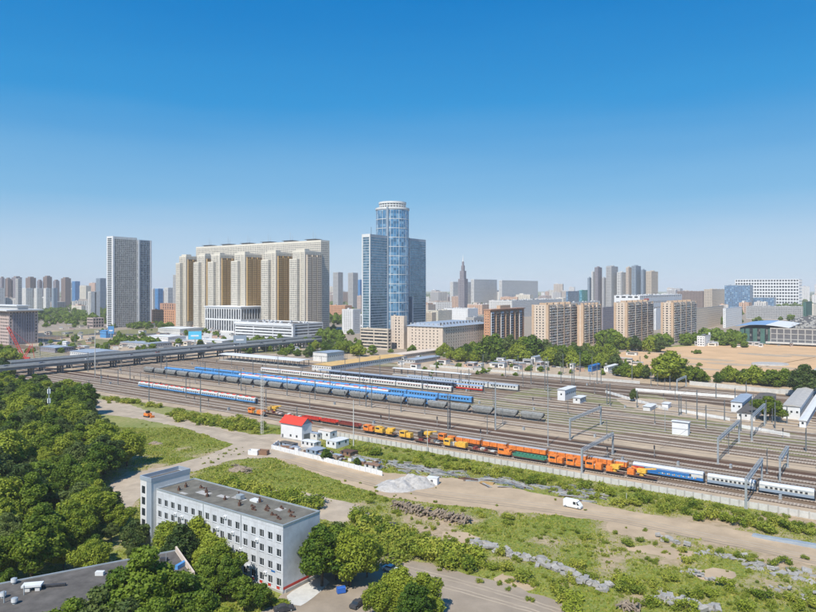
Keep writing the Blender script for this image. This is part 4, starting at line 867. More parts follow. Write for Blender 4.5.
for lb, p0, p1, kd in (('orange machine wagon right after the green tub wagon', 548.5, 565, 'cab'), ('second orange machine wagon right of the green tub wagon', 566, 584, 'cab'), ('orange machine wagon under the lattice portal', 585, 604, 'cab'), ('orange crane wagon with a yellow jib', 605, 625, 'crane'), ('low orange wagon with a red jib closing the nearest train', 626, 658, 'crane')):
    machine(lb, p0, p1, fb, kd, group=G1)
for lb, p0, p1 in (('long orange conveyor wagon, leftmost in the second row', 456, 482), ('long orange conveyor wagon, second from left in the second row', 482.5, 508), ('long orange conveyor wagon, third from left in the second row', 508.5, 548), ('long orange conveyor wagon, fourth from left in the second row', 548.5, 588), ('long orange conveyor wagon, fifth in the second row', 588.5, 614), ('tall orange wagon touching the blue coach', 614.5, 629)):
    machine(lb, p0, p1, rb_, 'conveyor')

# ------------------------------------------------------------------ platform canopy, sheds, huts in the yard
b0 = 432; a0, a1 = a_at(219, b0), a_at(300, b0); x, y = W2(a0, b0); root = thing('platform_canopy', 'long pale platform canopy on thin posts beside the bridge', 'canopy', (x, y, 0), RAIL); Lc = a1 - a0
m = MB(); m.prism([(-1, 6.2), (8, 6.8), (17, 6.2), (17, 6.5), (8, 7.2), (-1, 6.5)], 0, Lc, 'light_roof'); m.build('roof', root)
m = MB(); m.box(0, Lc, 0, 16, 0, 1.1, 'concrete'); m.build('platform', root)
pm = MB(); pm.box(-.2, .2, -.2, .2, 1.1, 6.4, 'steel_grey'); pm = pm.mesh('post')
for k in range(int(Lc / 6) + 1):
    for yy in (.8, 15): link('post', pm, root, (k * 6, yy, 0))
for lb_, b0, p0_, p1_ in (('long grey-blue platform roof among the white trains', 399, 318, 452), ('short pale platform roof behind the far trains', 443, 392, 470)):
    a0, a1 = a_at(p0_, b0), a_at(p1_, b0); x, y = W2(a0, b0); root = thing('platform_canopy', lb_, 'canopy', (x, y, 0), RAIL); Lc = a1 - a0
    m = MB(); m.prism([(-.2, 5.6), (3, 6.0), (6, 5.6), (6, 5.85), (3, 6.3), (-.2, 5.85)], 0, Lc, 'metal_roof' if b0 == 399 else 'light_roof'); m.build('roof', root); m = MB(); m.box(0, Lc, .3, 5.6, 0, 1.0, 'concrete'); m.build('platform', root)
    for k in range(int(Lc / 7) + 1): link('post', pm, root, (k * 7, 3, -.8))
def shed(label, x0, xc, x1, yb, yt, wall, roof, name='shed', pitch=1.5, wins=True, cat='shed', over=.5):
    (X, Y), W, D, h = boxpx(x0, xc, x1, yb, yt); root = thing(name, label, cat, (X, Y, 0), RAIL); m = MB(); m.box(-W, 0, 0, D, 0, h, wall); m.build('wall', root)
    m = MB(); e = over
    if W >= D: m.prism([(-e, h + .003), (D + e, h + .003), (D / 2, h + pitch)], -W - e, e, roof)
    else: m.yprism([(-W - e, h + .003), (e, h + .003), (-W / 2, h + pitch)], -e, D + e, roof)
    m.build('roof', root)
    if wins:
        wf = MB(); wf.box(-.5, .5, -.05, .04, 0, 1.1, 'window_dark'); wm = wf.mesh('window')
        for k in range(max(1, int(W / 2.6))): link('window', wm, root, (-W + (k + .5) * W / max(1, int(W / 2.6)), 0, h * .5))
        for k in range(max(1, int(D / 3))): link('window', wm, root, (0, (k + .5) * D / max(1, int(D / 3)), h * .5), R(90))
    return root, W, D, h
shed('pale workshop with an ochre flat roof behind the white trains', 312, 331, 405, 372, 366, 'pale_wall', 'tan_roof', 'workshop', 1.0)
shed('grey two-storey depot house left of the ochre-roofed workshop', 313, 327, 344, 362, 353, 'pale_wall', 'slate_blue', 'depot_house', .6)
shed('white signal hut on legs in the middle of the yard', 557.5, 565, 576, 401, 390, 'white_wall', 'light_roof', 'signal_hut', .4)
shed('small pale lean-to beside the white signal hut', 573, 580, 586, 404, 398, 'pale_wall', 'light_roof', 'signal_hut', .3)
shed('white box-shaped relay cabin standing alone right of the yard', 672, 688, 690, 436, 423, 'white_paint', 'light_roof', 'relay_cabin', .3, wins=False)
shed('white two-storey house near the round green tree in the right yard', 731, 742, 752, 413, 402.5, 'white_wall', 'metal_roof', 'yard_house', .5)
shed('grey flat shed in front of the white yard house', 737, 755, 776, 421, 414, 'pale_wall', 'tar_roof', 'yard_shed', .5)
shed('long pale depot with a grey pitched roof at the right edge', 783, 800, 860, 420, 407, 'white_wall', 'concrete', 'depot_building', 1.0)
shed('low white garage in front of the long depot at right', 800, 806, 840, 428, 421, 'white_wall', 'light_roof', 'garage', .5)
shed('white container on the sandy part of the yard', 662, 668, 671, 409, 404, 'white_paint', 'light_roof', 'container', .2, wins=False, cat='container')
shed('grey container beside the tracks in the right yard', 643, 650, 656, 411.5, 407, 'pale_wall', 'light_roof', 'container', .2, wins=False, cat='container')
for lb, x0, xc, x1, yb, yt, w_, r_ in (('low pink-walled yard building below the pale office', 388, 400, 440, 360, 355, 'tan_light', 'tan_light'), ('low grey shed behind the ochre workshop', 404, 415, 440, 364, 360, 'grey_wall', 'metal_roof'),
     ('blue-roofed market tent among the middle trees', 558, 562, 570, 362, 357, 'blue_light', 'blue_light'), ('second blue tarpaulin tent right of the first', 588, 592, 600, 372, 366, 'blue_paint', 'blue_paint'),
     ('small white kiosk among the middle trees', 531, 535, 541, 362, 357, 'pale_wall', 'metal_roof'), ('white garage row by the middle trees', 604, 608, 624, 372, 367, 'white_wall', 'light_roof'),
     ('pale shed row beyond the bridge at left', 70, 90, 120, 358, 353, 'white_wall', 'metal_roof'), ('long low grey warehouse beyond the left bridge', 120, 148, 172, 349, 344, 'grey_wall', 'metal_roof'),
     ('white warehouse left of the cyan billboard', 148, 168, 186, 342, 337, 'white_wall', 'light_roof'), ('low white warehouse behind the bridge end', 200, 222, 236, 346, 341, 'white_wall', 'light_roof'), ('grey depot shed near the red crane', 40, 55, 74, 353, 348, 'violet_wall', 'metal_roof'),
     ('blue shed beside the small blue billboard', 100, 106, 113, 338, 331, 'blue_light', 'blue_light'), ('small red-roofed kiosk near the white slab tower', 146, 150, 155, 328, 323, 'pale_wall', 'red_roof'), ('low pale hall under the complex at left', 158, 180, 204, 334, 329, 'concrete_light', 'light_roof'),
     ('white cube house right of the crane', 62, 66, 70, 348, 342, 'white_wall', 'light_roof')):
    shed(lb, x0, xc, x1, yb, yt, w_, r_, 'low_building', .8, cat='building')

q = random.Random(404)
for k in range(260):
    zone = k % 5
    if zone < 3: px_, py_ = q.uniform(40, 330), q.uniform(322, 352); lb = 'small flat-roofed building or stall beyond the left bridge'; gr = 'small buildings beyond the left bridge'
    elif zone == 3: px_, py_ = q.uniform(400, 640), q.uniform(355, 372); lb = 'small hut among the middle trees behind the yard'; gr = 'huts behind the yard'
    else: px_, py_ = q.uniform(690, 816), q.uniform(338, 347); lb = 'site hut or container at the far edge of the sandy site'; gr = 'huts at the sandy site'
    X, Y = P(px_, py_); root = thing('low_building', lb, 'hut', (X, Y, 0), RAIL + q.choice([0, 0, .2, -.5]), gr); w, d, h = q.uniform(4, 15) * (1 if k < 120 else .5), q.uniform(3, 8), q.uniform(2.4, 5)
    m = MB(); m.box(-w / 2, w / 2, -d / 2, d / 2, 0, h, 'city_wall'); m.build('wall', root); m = MB(); m.box(-w / 2 - .3, w / 2 + .3, -d / 2 - .3, d / 2 + .3, h + .003, h + .3, 'city_roof'); m.build('roof', root)
    m = MB(); m.box(-w * .35, w * .3, -d / 2 - .05, -d / 2 - .01, h * .4, h * .75, 'window_dark'); m.build('window', root)
for k in range(34):
    X, Y = P(*( (q.uniform(284, 372), 0) if False else (0, 300))) if False else P(*(lambda t: (286 + 88 * t + q.gauss(0, 3), 449 + 19 * t + q.uniform(-4.5, .5)))(q.random()))
    m = MB(); w, d, h = q.uniform(.6, 3), q.uniform(.6, 1.6), q.uniform(.4, 1.6); m.box(-w, w, -d, d, 0, h, q.choice(['steel_grey', 'white_wall', 'blue_paint', 'brown_box', 'rust_metal', 'metal_roof', 'concrete', 'timber_grey'])); m.box(-w * .7, w * .8, -d * .7, d * .6, h + .003, h + q.uniform(.2, .5), q.choice(['concrete', 'metal_roof', 'timber_grey']))
    o = m.build('crate', loc=(X, Y, 0)); o.rotation_euler = (0, 0, RAIL + q.choice([0, 0, .4])); tag(o, 'crate or scrap box lying in the walled cabin yard', 'crate', 'crates in the cabin yard')
lp = thing('street_lamp', 'grey street lamp on the streets beyond the left bridge', 'street lamp', (0, 0, 0), 0, 'street lamps beyond the left bridge'); m = MB(); m.cyl((0, 0, 0), (0, 0, 10), .14, 'galvanised', .09, 6); m.build('pole', lp); m = MB(); m.rbox((1, 0, 10), (2.2, .16, .14), (0, R(-6), 0), 'galvanised'); m.build('lamp_head', lp)
for k in range(46): X, Y = P(30 + 6.4 * k + q.uniform(-2, 2), q.uniform(326, 354)); place(lp, (X, Y), q.uniform(0, 6))
# walls in the yard, panels as parts
def panel_wall(label, p0, p1, h, pl, mt, name='concrete_wall', posts=True, pmat=None, th=.16, cat='wall'):
    (x0, y0), (x1, y1) = p0, p1; d = math.hypot(x1 - x0, y1 - y0); an = math.atan2(y1 - y0, x1 - x0); root = thing(name, label, cat, (x0, y0, 0), an)
    n = max(1, int(d / pl)); pl = d / n; m = MB(); m.box(.08, pl - .08, -th / 2, th / 2, .05, h, mt); m.box(.3, pl - .3, -th / 2 - .03, th / 2 + .03, .3, h - .3, mt); pm = m.mesh('fence_panel')
    m = MB(); m.box(-.2, .2, -.28, .28, 0, h + .1, pmat or mt); po = m.mesh('post')
    for k in range(n):
        o = link('fence_panel', pm, root, (k * pl, random.uniform(-.03, .03), random.uniform(-.04, .02)))
        if posts: link('post', po, root, (k * pl, 0, 0))
    return root
pf = [W2(a_at(336, 244), 244), W2(a_at(560, 243.5), 243.5), W2(a_at(900, 242.5), 242.5)]
panel_wall('pale concrete panel fence along the nearest track, left stretch', pf[0], pf[1], 2.2, 2.8, 'concrete_light', 'panel_fence', cat='fence', pmat='concrete'); panel_wall('pale concrete panel fence along the nearest track, right stretch', pf[1], pf[2], 2.2, 2.8, 'concrete_light', 'panel_fence', cat='fence', pmat='concrete')  # posts coloured darker than panels, painting in the shade lines between them
for lb, q0, q1, h_ in (('long white retaining wall below the tree row at right', (636, 391), (756, 400), 2), ('white wall strip in the sandy right yard', (606, 393), (668, 411), 1.7), ('white wall leading to the yard house', (680, 412), (730, 421), 1.7), ('pale wall below the sandy site', (690, 385), (800, 396), 3),
                       ('white wall in front of the long depot', (741, 428), (790, 437), 1.8), ('long pale wall between yard and parked cars', (430, 367), (640, 384), 2.2), ('grey wall beneath the yard trees at far right', (780, 393), (840, 399), 3)):
    panel_wall(lb, P(*q0), P(*q1), h_, 4, 'white_strip' if 'white' in lb else 'concrete_light')

# ------------------------------------------------------------------ masts, portals
def mast(px, yb, yt, label, mt='steel_grey', r=.28, arm=True, name='catenary_mast', cat='mast', group='catenary masts of the yard'):
    X, Y = P(px, yb); h = (yb - yt) * Y / FPX; o = thing(name, label, cat, (X, Y, 0), RAIL, group)
    m = MB(); m.cyl((0, 0, 0), (0, 0, h), r * 1.15, mt, r * .8, 8); m.box(-.4, .4, -.4, .4, 0, .3, 'concrete'); m.build('pole', o)
    if arm: m = MB(); m.rbox((0, -1.3, h - 1.6), (.1, 2.8, .12), (R(-8), 0, 0), mt); m.rbox((0, -1.2, h - 1.0), (.08, 2.7, .08), (R(-28), 0, 0), mt); m.cyl((0, -2.6, h - 2.2), (0, -2.6, h - 1.4), .09, 'dark_steel', n=5); m.build('cantilever_arm', o)
    return o
for px_, yb, yt in ((89, 397, 380), (101, 384, 368), (118, 385, 370), (149, 403, 375), (200.5, 412, 379), (161, 371, 353), (166.5, 378, 359), (219, 385, 367), (241, 391, 370), (266, 406, 389), (287, 396, 374), (297, 420, 407), (315, 400, 380),
        (341, 384, 366), (359.5, 385, 355), (366, 407, 383), (371.5, 408, 385), (401, 412, 396), (422, 395, 372), (448, 430, 393), (450, 429, 395), (461, 390, 370), (469, 391, 369), (495, 428, 383), (483, 372, 354), (505.5, 377, 356), (518, 375, 355), (531, 384, 360), (545, 391, 358), (547.5, 392, 357),
        (561, 383, 362), (572, 386, 360), (574, 388, 362), (592, 375, 356), (597, 384, 362), (607, 405, 384), (610, 405, 383), (601, 384, 365), (632, 380, 361), (637, 408, 390), (651, 386, 372), (679, 416, 394), (681, 415, 396), (697, 420, 390), (706, 429, 405), (724.5, 421, 400), (741, 432, 412), (752, 441, 400), (766, 424, 400), (775, 429, 402),
        (130, 380, 366), (345, 372, 352), (380, 378, 356), (402, 375, 357), (436, 374, 354), (253, 380, 362), (278, 374, 356), (186, 398, 377), (205, 378, 362), (330, 392, 372), (640, 372, 356), (655, 378, 362), (670, 390, 376), (716, 399, 383), (735, 404, 388), (787, 424, 406), (806, 452, 428), (563, 374, 354), (580, 372, 352), (88, 372, 352), (40, 356, 340), (62, 350, 332), (75, 352, 334)):
    mast(px_, yb, yt, 'grey catenary mast with a short arm standing between the tracks')
q = random.Random(67)
rb2 = thing('relay_box', 'small grey relay box beside the tracks', 'relay box', (0, 0, 0), 0, 'relay boxes of the yard'); m = MB(); m.box(-.7, .7, -.4, .4, .25, 1.5, 'galvanised'); m.build('cabinet', rb2); m = MB(); m.box(-.8, .8, -.5, .5, 0, .25, 'concrete'); m.build('base', rb2)
sg = thing('signal', 'low track signal with a dark head in the yard', 'signal', (0, 0, 0), 0, 'track signals of the yard'); m = MB(); m.cyl((0, 0, 0), (0, 0, 4.2), .09, 'galvanised', n=6); m.build('pole', sg); m = MB(); m.box(-.28, .28, -.2, .15, 3.4, 5, 'dark_steel'); m.build('head', sg); m = MB(); m.box(-.22, .22, -.9, -.2, 3.2, 3.3, 'galvanised'); m.build('bracket', sg)
for k in range(60):
    b_ = q.choice([259.8, 279, 285.4, 293, 310, 315, 330, 365, 379, 395, 403, 439, 462, 480]); a_ = -560 + 9.6 * k + q.uniform(-6, 6); x_, y_ = W2(a_, b_)
    if y_ < 60 or not 70 < proj(x_, y_)[0] < 830: continue
    place(rb2 if k % 2 else sg, (x_, y_, .03), RAIL + R(90) * (k % 4))
for k in range(46):                      # oil-darkened and sandy patches in the ballast
    a_, b_ = q.uniform(-600, 60), q.uniform(262, 500); L_, w_ = q.uniform(12, 60), q.uniform(.8, 2.2); sheet('ballast_stain', abpoly([(a_, b_), (a_ + L_ * .5, b_ - w_ * .3), (a_ + L_, b_ + .2), (a_ + L_ * .6, b_ + w_), (a_ + L_ * .1, b_ + w_ * .8)]), q.choice(['soil_dark', 'ballast_sand', 'rust_strip', 'ballast_sand', 'ballast_brown']), .06 + .001 * k, .2, px=False, excl=False)
q = random.Random(66)
for b_, st_ in ((292, 60), (316.5, 52), (365, 48), (403, 44), (446, 50), (486, 55), (510, 60)):
    a_ = -640 + q.uniform(0, 30)
    while a_ < 60:
        x_, y_ = W2(a_ + q.uniform(-4, 4), b_); px_, py_ = proj(x_, y_); a_ += st_
        if 60 < px_ < 830 and y_ > 0 and not (395 < px_ < 420): mast(px_, py_, py_ - FPX * q.uniform(8, 10.5) / y_, 'slim catenary mast in a row between the tracks', 'steel_grey', .17, True, group='slim masts in rows between the tracks')
mast(353.5, 449, 400, 'tall pale concrete pole beside the cabins and the fence', 'concrete_light', .24, False, 'concrete_pole', 'pole', None)
mast(427.5, 453, 429, 'plain pole inside the fence near the yellow machines', 'concrete_light', .16, False, 'concrete_pole', 'pole', None)
mast(548, 446, 385, 'very tall slim pole in the middle of the yard', 'galvanised', .2, False, 'light_mast', 'mast', None)
mast(495.5, 430, 381, 'tall double pole right of the last hopper wagons', 'galvanised', .3, True, 'light_mast', 'mast', None)
mast(665, 432, 410, 'thin post beside the white relay cabin', 'galvanised', .14, False, 'concrete_pole', 'pole', None)
mast(95, 376, 330, 'tall white lighting mast by the near end of the bridge', 'concrete_light', .35, False, 'light_mast', 'mast', None)
mast(626.5, 504, 493, 'short thin pole with a pale foot in the weeds by the track', 'concrete_light', .1, False, 'marker_post', 'pole', None)
# lattice floodlight mast
X, Y = P(262, 434); root = thing('floodlight_mast', 'cream lattice floodlight mast left of the red-roofed house', 'mast', (X, Y, 0), RAIL); h = 62 * Y / FPX
m = MB(); lattice(m, (0, 0, 0), (0, 0.01, h), 1.0, 'concrete_light', 22, .09); m.build('lattice', root); m = MB(); m.box(-1.4, 1.4, -1, 1, h, h + .2, 'steel_grey')
for k in range(4): m.box(-1.3 + k * .75, -.8 + k * .75, -1.2, -.9, h + .2, h + .75, 'galvanised')
m.build('lamp_head', root)
# cell mast in the wood
X, Y = P(49, 440); root = thing('antenna_mast', 'slim grey antenna mast rising from the wood at left', 'mast', (X, Y, 0), 0); h = 53 * Y / FPX
m = MB(); m.cyl((0, 0, 0), (0, 0, h), .32, 'galvanised', .22, 8); m.build('pole', root); m = MB()
for z in (h - 2, h - 6.5):
    for t in (0, 2.1, 4.2): m.rbox((.55 * math.cos(t), .55 * math.sin(t), z), (.3, .5, 2.2), (0, 0, t), 'white_paint')
m.build('antenna', root)
def portal(label, n0, h, span):
    X, Y = P(*n0); root = thing('catenary_portal', label, 'portal', (X, Y, 0), RAIL + R(90), 'lattice catenary portals')
    m = MB()
    lattice(m, (.4, 0, h - .5), (span - .4, 0, h - .5), 1.0, 'galvanised', int(span / 1.6), .11); m.build('beam', root)
    lm = MB(); lm.box(-.5, .5, -.55, .55, 0, .35, 'concrete'); 
    for s in (-.4, .4): lm.box(s - .13, s + .13, -.3, .3, .3, h, 'galvanised')
    for k in range(int(h / 1.2)): lm.box(-.28, .28, -.06, .06, .6 + k * 1.2, .75 + k * 1.2, 'steel_grey')
    lm = lm.mesh('leg'); link('leg', lm, root, (0, 0, 0)); link('leg', lm, root, (span, 0, 0))
    m = MB()
    for k in range(1, int(span / 6)): m.cyl((k * 6, 0, h - 2.6), (k * 6, 0, h - 1), .1, 'dark_steel', n=5)
    m.build('insulator', root)
portal('lattice portal over the orange maintenance train', (582, 473.5), 9.6, 36); portal('lattice portal in the middle of the yard, left of the wide gap', (570, 440), 10, 42)
portal('lattice portal right of the relay cabin', (718, 464.5), 10.6, 48); portal('lattice portal standing in front of the white coaches', (746, 509), 9.6, 34)
portal('small lattice portal behind the right white coaches', (780, 482), 8.8, 24); portal('distant lattice portal by the site tree row', (677, 391), 8, 26); portal('lattice portal in front of the yard house', (752, 441), 12, 40)
# contact wires along the tracks
m = MB()
for b in (256, 263.5, 276, 282.5, 325, 341, 354): m.rbox(( *W2(-280, b), 7.0), (1400, .07, .07), (0, 0, RAIL), 'dark_steel')
for k in range(26):
    x_, y_ = W2(-640 + k * 27, 300 + (k % 3) * 60); m.rbox((x_, y_, 8.4), (.06, 52, .06), (0, 0, RAIL), 'dark_steel')
o = m.build('contact_wire'); o['kind'] = 'stuff'; tag(o, 'thin contact wires strung above the tracks', 'wires')

# ------------------------------------------------------------------ office block, near left
X, Y = P(283, 594); HB = 15.8; LB = 50; DB = 12.6
root = thing('office_block', 'long white four-storey office block with a dark flat roof and a blue stair tower', 'building', (X, Y, 0), RAIL)
nw, sp_ = 17, LB / 17.0; fl = 3.45; z0 = 1.5; wh, ww = 1.8, 1.62
m = MB()
for f in range(5):                       # horizontal wall courses between window rows
    za = 0 if f == 0 else z0 + (f - 1) * fl + wh; zb = z0 + f * fl if f < 4 else HB
    if f == 0: zb = z0
    m.box(-LB, 0, 0, .35, za, zb, 'office_wall'); m.box(-LB, 0, DB - .35, DB, za, zb, 'office_wall')
    m.box(-.35, 0, .36, DB - .36, za, zb, 'slate_pale' if False else 'office_wall'); m.box(-LB, -LB + .35, .36, DB - .36, za, zb, 'office_wall')
for f in range(4):
    za = z0 + f * fl; zb = za + wh
    for s in (0, DB - .345):
        edges = [-LB] + [v for k in range(nw) for v in (-LB + sp_ * (k + .5) - ww / 2, -LB + sp_ * (k + .5) + ww / 2)] + [0]
        for k in range(0, len(edges), 2): m.box(edges[k], edges[k + 1], s, s + .345, za + .001, zb - .001, 'office_wall')
    m.box(-.345, 0, .36, DB - .36, za + .001, zb - .001, 'office_wall'); m.box(-LB, -LB + .345, .36, DB - .36, za + .001, zb - .001, 'office_wall')
m.build('wall', root)
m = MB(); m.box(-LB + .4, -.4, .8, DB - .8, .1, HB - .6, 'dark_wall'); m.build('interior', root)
fr = MB(); 
for a_ in ((-ww / 2, -ww / 2 + .08, 0, wh), (ww / 2 - .08, ww / 2, 0, wh), (-ww / 2 + .08, ww / 2 - .08, 0, .08), (-ww / 2 + .08, ww / 2 - .08, wh - .08, wh), (.08, .15, .08, wh - .08)): fr.box(a_[0], a_[1], .12, .2, a_[2], a_[3], 'white_paint')
fr.box(-ww / 2 - .05, ww / 2 + .05, -.1, .1, -.07, -.003, 'galvanised'); frm = fr.mesh('window')
pn = MB(); pn.box(-ww / 2 + .05, ww / 2 - .05, .145, .17, .05, wh - .05, 'glass_office'); pnm = pn.mesh('pane')
pnd = MB(); pnd.box(-ww / 2 + .05, ww / 2 - .05, .145, .17, .05, wh - .05, 'window_dark'); pnd.box(-ww / 2 + .1, .02, .21, .25, .1, wh - .1, 'concrete_light'); pnmd = pnd.mesh('pane')
q = random.Random(3)
for f in range(4):
    for k in range(nw):
        o = link('window', frm, root, (-LB + sp_ * (k + .5), 0, z0 + f * fl)); link('pane', pnm if q.random() < .4 else pnmd, o)
    for k in range(0, nw, 2):
        o = link('window', frm, root, (-LB + sp_ * (k + .5), DB, z0 + f * fl), math.pi); link('pane', pnmd, o)
m = MB(); m.box(-LB + .3, -.3, .3, DB - .3, HB + .004, HB + .1, 'green_tar_roof'); t = .25
for a_ in ((-LB - .08, .08, -.08, t), (-LB - .08, .08, DB - t, DB + .08), (-LB - .08, -LB + t, t, DB - t), (-t, .08, t, DB - t)): m.box(*a_, HB + .003, HB + .38, 'galvanised')
m.build('roof', root)
m = MB(); m.box(.02, .06, .05, DB - .05, .9, 1.5, 'red_paint')
for k in range(2, 9): m.box(-sp_ * (k - 1.5) - .95 + .3, -sp_ * (k - 1.5) + .35, -.05, -.015, .75 - 0, 1.35, 'red_paint')
m.build('red_band', root)
m = MB(); m.box(.02, .3, 0.6, DB, 0, .8, 'concrete'); m.box(-LB, 0, -.12, -.003, 0, .55, 'concrete'); m.build('plinth', root)
m = MB(); m.box(-1.35 * sp_, -.9 * sp_, -.06, -.01, 4.35, 4.75, 'blue_paint'); m.build('nameplate', root)
acm = MB(); acm.box(-.45, .45, -.42, -.02, 0, .65, 'white_paint'); acm.cyl((0, -.43, .33), (0, -.46, .33), .25, 'steel_grey', n=12); acm = acm.mesh('air_conditioner')
for k, z in ((3, 10.4), (5, 6.9), (6, 10.3), (8, 10.2), (9, 6.8), (7, 13.7), (2, 3.2), (11, 10.3), (12, 6.8), (4, 3.3), (13, 10.2), (14, 10.4)): link('air_conditioner', acm, root, (-sp_ * k, 0, z))
m = MB(); 
for k in (5, 10): m.cyl((-sp_ * k, -.12, .2), (-sp_ * k, -.12, HB - .1), .07, 'galvanised', n=6)
m.build('downpipe', root)
q = random.Random(17)
for k in range(9):
    a_, b_ = -q.uniform(4, LB - 6), q.uniform(1.5, DB - 4); w_, d_ = q.uniform(1.5, 5), q.uniform(1, 2.6); m = MB(); m.box(a_ - w_ / 2, a_ + w_ / 2, b_, b_ + d_, HB + .101, HB + .115 + .003 * k, q.choice(['tar_roof', 'green_tar_roof', 'concrete'])); m.build('roof_patch', root)
m = MB()
for k in range(1, nw): m.box(-sp_ * k - .018, -sp_ * k + .018, -.012, -.003, .6, HB - .02, 'concrete')
for f in range(1, 5): m.box(-LB, 0, -.016, -.013, z0 - .35 + f * fl, z0 - .31 + f * fl, 'concrete')
m.build('panel_joint', root, kind='stuff')
# stair tower at the left end
st, sw, sh = 5.2, 9.8, HB + 2.4
m = MB(); m.box(-LB - st, -LB - .004, -1.6, sw + 1.2, 0, sh, 'slate_pale' if False else 'pale_wall'); m.box(-LB - st + .4, -LB - .4, -1.2, sw + .8, sh + .003, sh + .05, 'tar_roof')
for a_ in ((-LB - st - .1, -LB + .1, -1.7, -1.4), (-LB - st - .1, -LB + .1, sw + 1.0, sw + 1.3), (-LB - st - .1, -LB - st + .2, -1.4, sw + 1), (-LB - .2, -LB + .1, -1.4, sw + 1)): m.box(*a_, sh + .002, sh + 1.1, 'metal_roof')
m.build('stair_tower', root)
m = MB()
for k in range(5): m.box(-LB - st - .04, -LB - st + .1, 0, 2.2, 2.2 + k * 3.1, 3.9 + k * 3.1, 'window_dark'); m.box(-LB - st + .8, -LB - st + 2.3, -1.66, -1.6, 2.2 + k * 3.1, 4.2 + k * 3.1, 'window_dark')
m.build('stair_window', root)
m = MB(); m.box(-LB - st + 3, -LB + .12, -1.64, -1.603, 0, sh + .9, 'metal_roof'); m.build('cladding', root)
# roof furniture
q = random.Random(9)
for lb, u, v, kd in (('rusty vent stack', -36, 6, 0), ('rusty vent stack', -33, 4, 0), ('rusty vent stack', -27, 5, 0), ('rusty vent stack', -25, 8, 0), ('rusty vent stack', -20, 4, 0), ('v', -17, 5.5, 1), ('v', -15, 4, 1), ('v', -13, 7, 1), ('v', -10, 9, 1), ('v', -8, 4, 1), ('v', -6, 8, 1), ('v', -3.5, 6, 1), ('v', -12, 5.6, 1), ('v', -41, 8, 1), ('v', -18, 9, 0), ('v', -5, 3.2, 1), ('v', -45, 6, 0), ('v', -44, 3, 0)):
    m = MB(); hh = q.uniform(1.0, 1.9) if kd == 0 else q.uniform(.5, .9)
    m.box(-.3, .3, -.3, .3, 0, hh * .6, 'rust_metal'); m.cyl((0, 0, hh * .6), (0, 0, hh), .16, 'rust_metal', n=8); m.cyl((0, 0, hh), (0, 0, hh + .12), .34, 'rust_metal', .05, 8)
    if kd: m.box(.4, 1.3, -.25, .2, 0, .3, 'rust_metal')
    m.build('roof_vent', root, loc=(u, v, HB + .1)).rotation_euler = (0, 0, q.uniform(-.4, .4))
m = MB(); m.box(-1.4, 1.4, -.9, .9, 0, .5, 'light_roof'); m.build('roof_hatch', root, loc=(-19.5, 9, HB + .1)); m = MB(); m.box(-.9, .9, -.7, .7, .2, 1.3, 'galvanised'); m.box(-.7, -.5, -.5, .5, 0, .2, 'dark_steel'); m.box(.5, .7, -.5, .5, 0, .2, 'dark_steel'); m.build('roof_unit', root, loc=(-24, 7.6, HB + .1))
EXCL.append([(X + UX * a + VX * b, Y + UY * a + VY * b) for a, b in ((1, -1), (1, 14), (-57, 14), (-57, -2.5))])
EXCL_T = list(EXCL)

# ------------------------------------------------------------------ dark-roofed building bottom left
HR = 9.0
pc = [P(-40, 592, HR), P(176, 551, HR), P(194, 577, HR), P(60, 622, HR), P(-60, 652, HR)]
cxx, cyy = pc[1]; root = thing('flat_roof_building', 'dark flat-roofed building with a pale parapet at the bottom left', 'building', (cxx, cyy, 0))
lc = [(a - cxx, b - cyy) for a, b in pc]; m = MB(); m.zprism(lc[::-1] if False else lc, 0, HR, 'pale_wall'); m.build('wall', root)
m = MB(); cen = (sum(a for a, b in lc) / 5, sum(b for a, b in lc) / 5); ins = [(a + (cen[0] - a) * .01, b + (cen[1] - b) * .01) for a, b in lc]; m.add([(a, b, HR + .02) for a, b in ins], [tuple(range(5))], 'tar_roof'); ro = m.build('roof', root)
if ro.data.polygons[0].normal.z < 0: ro.data.flip_normals()
m = MB()
for i, (i0, i1, hh, mt) in enumerate(((0, 1, .25, 'galvanised'), (1, 2, 1.1, 'tan_light'), (2, 3, .4, 'light_roof'))):
    (xa, ya), (xb, yb_) = lc[i0], lc[i1]; d = math.hypot(xb - xa, yb_ - ya); m.rbox(((xa + xb) / 2, (ya + yb_) / 2, HR + hh / 2 + .02), (d, .35, hh), (0, 0, math.atan2(yb_ - ya, xb - xa)), mt)
m.build('parapet', root)
def roofpt(px_, py_): x, y = P(px_, py_, HR); return (x - cxx, y - cyy, HR + .03)
vm = MB(); vm.cyl((0, 0, 0), (0, 0, .5), .42, 'galvanised', n=12); vm.cyl((0, 0, .5), (0, 0, 1.3), .68, 'light_roof', n=14); vm.cyl((0, 0, 1.3), (0, 0, 1.5), .68, 'galvanised', .2, 14); vm = vm.mesh('roof_fan')
for p_ in ((14, 584), (14.5, 604), (3, 598), (138, 559)): link('roof_fan', vm, root, roofpt(*p_), 0, .9)
m = MB(); m.box(-2, 1.8, -1, 1, .9, 1.3, 'light_roof'); m.box(-1.6, -.4, -.8, .8, 0, .9, 'pale_wall'); m.box(.6, 1.5, -.8, .8, 0, .9, 'pale_wall'); m.build('roof_unit', root, loc=roofpt(33, 590)).rotation_euler = (0, 0, R(12))
m = MB(); m.box(0, 5, -.3, .3, .2, .55, 'dark_steel'); m.build('duct', root, loc=roofpt(40, 588)).rotation_euler = (0, 0, R(12))
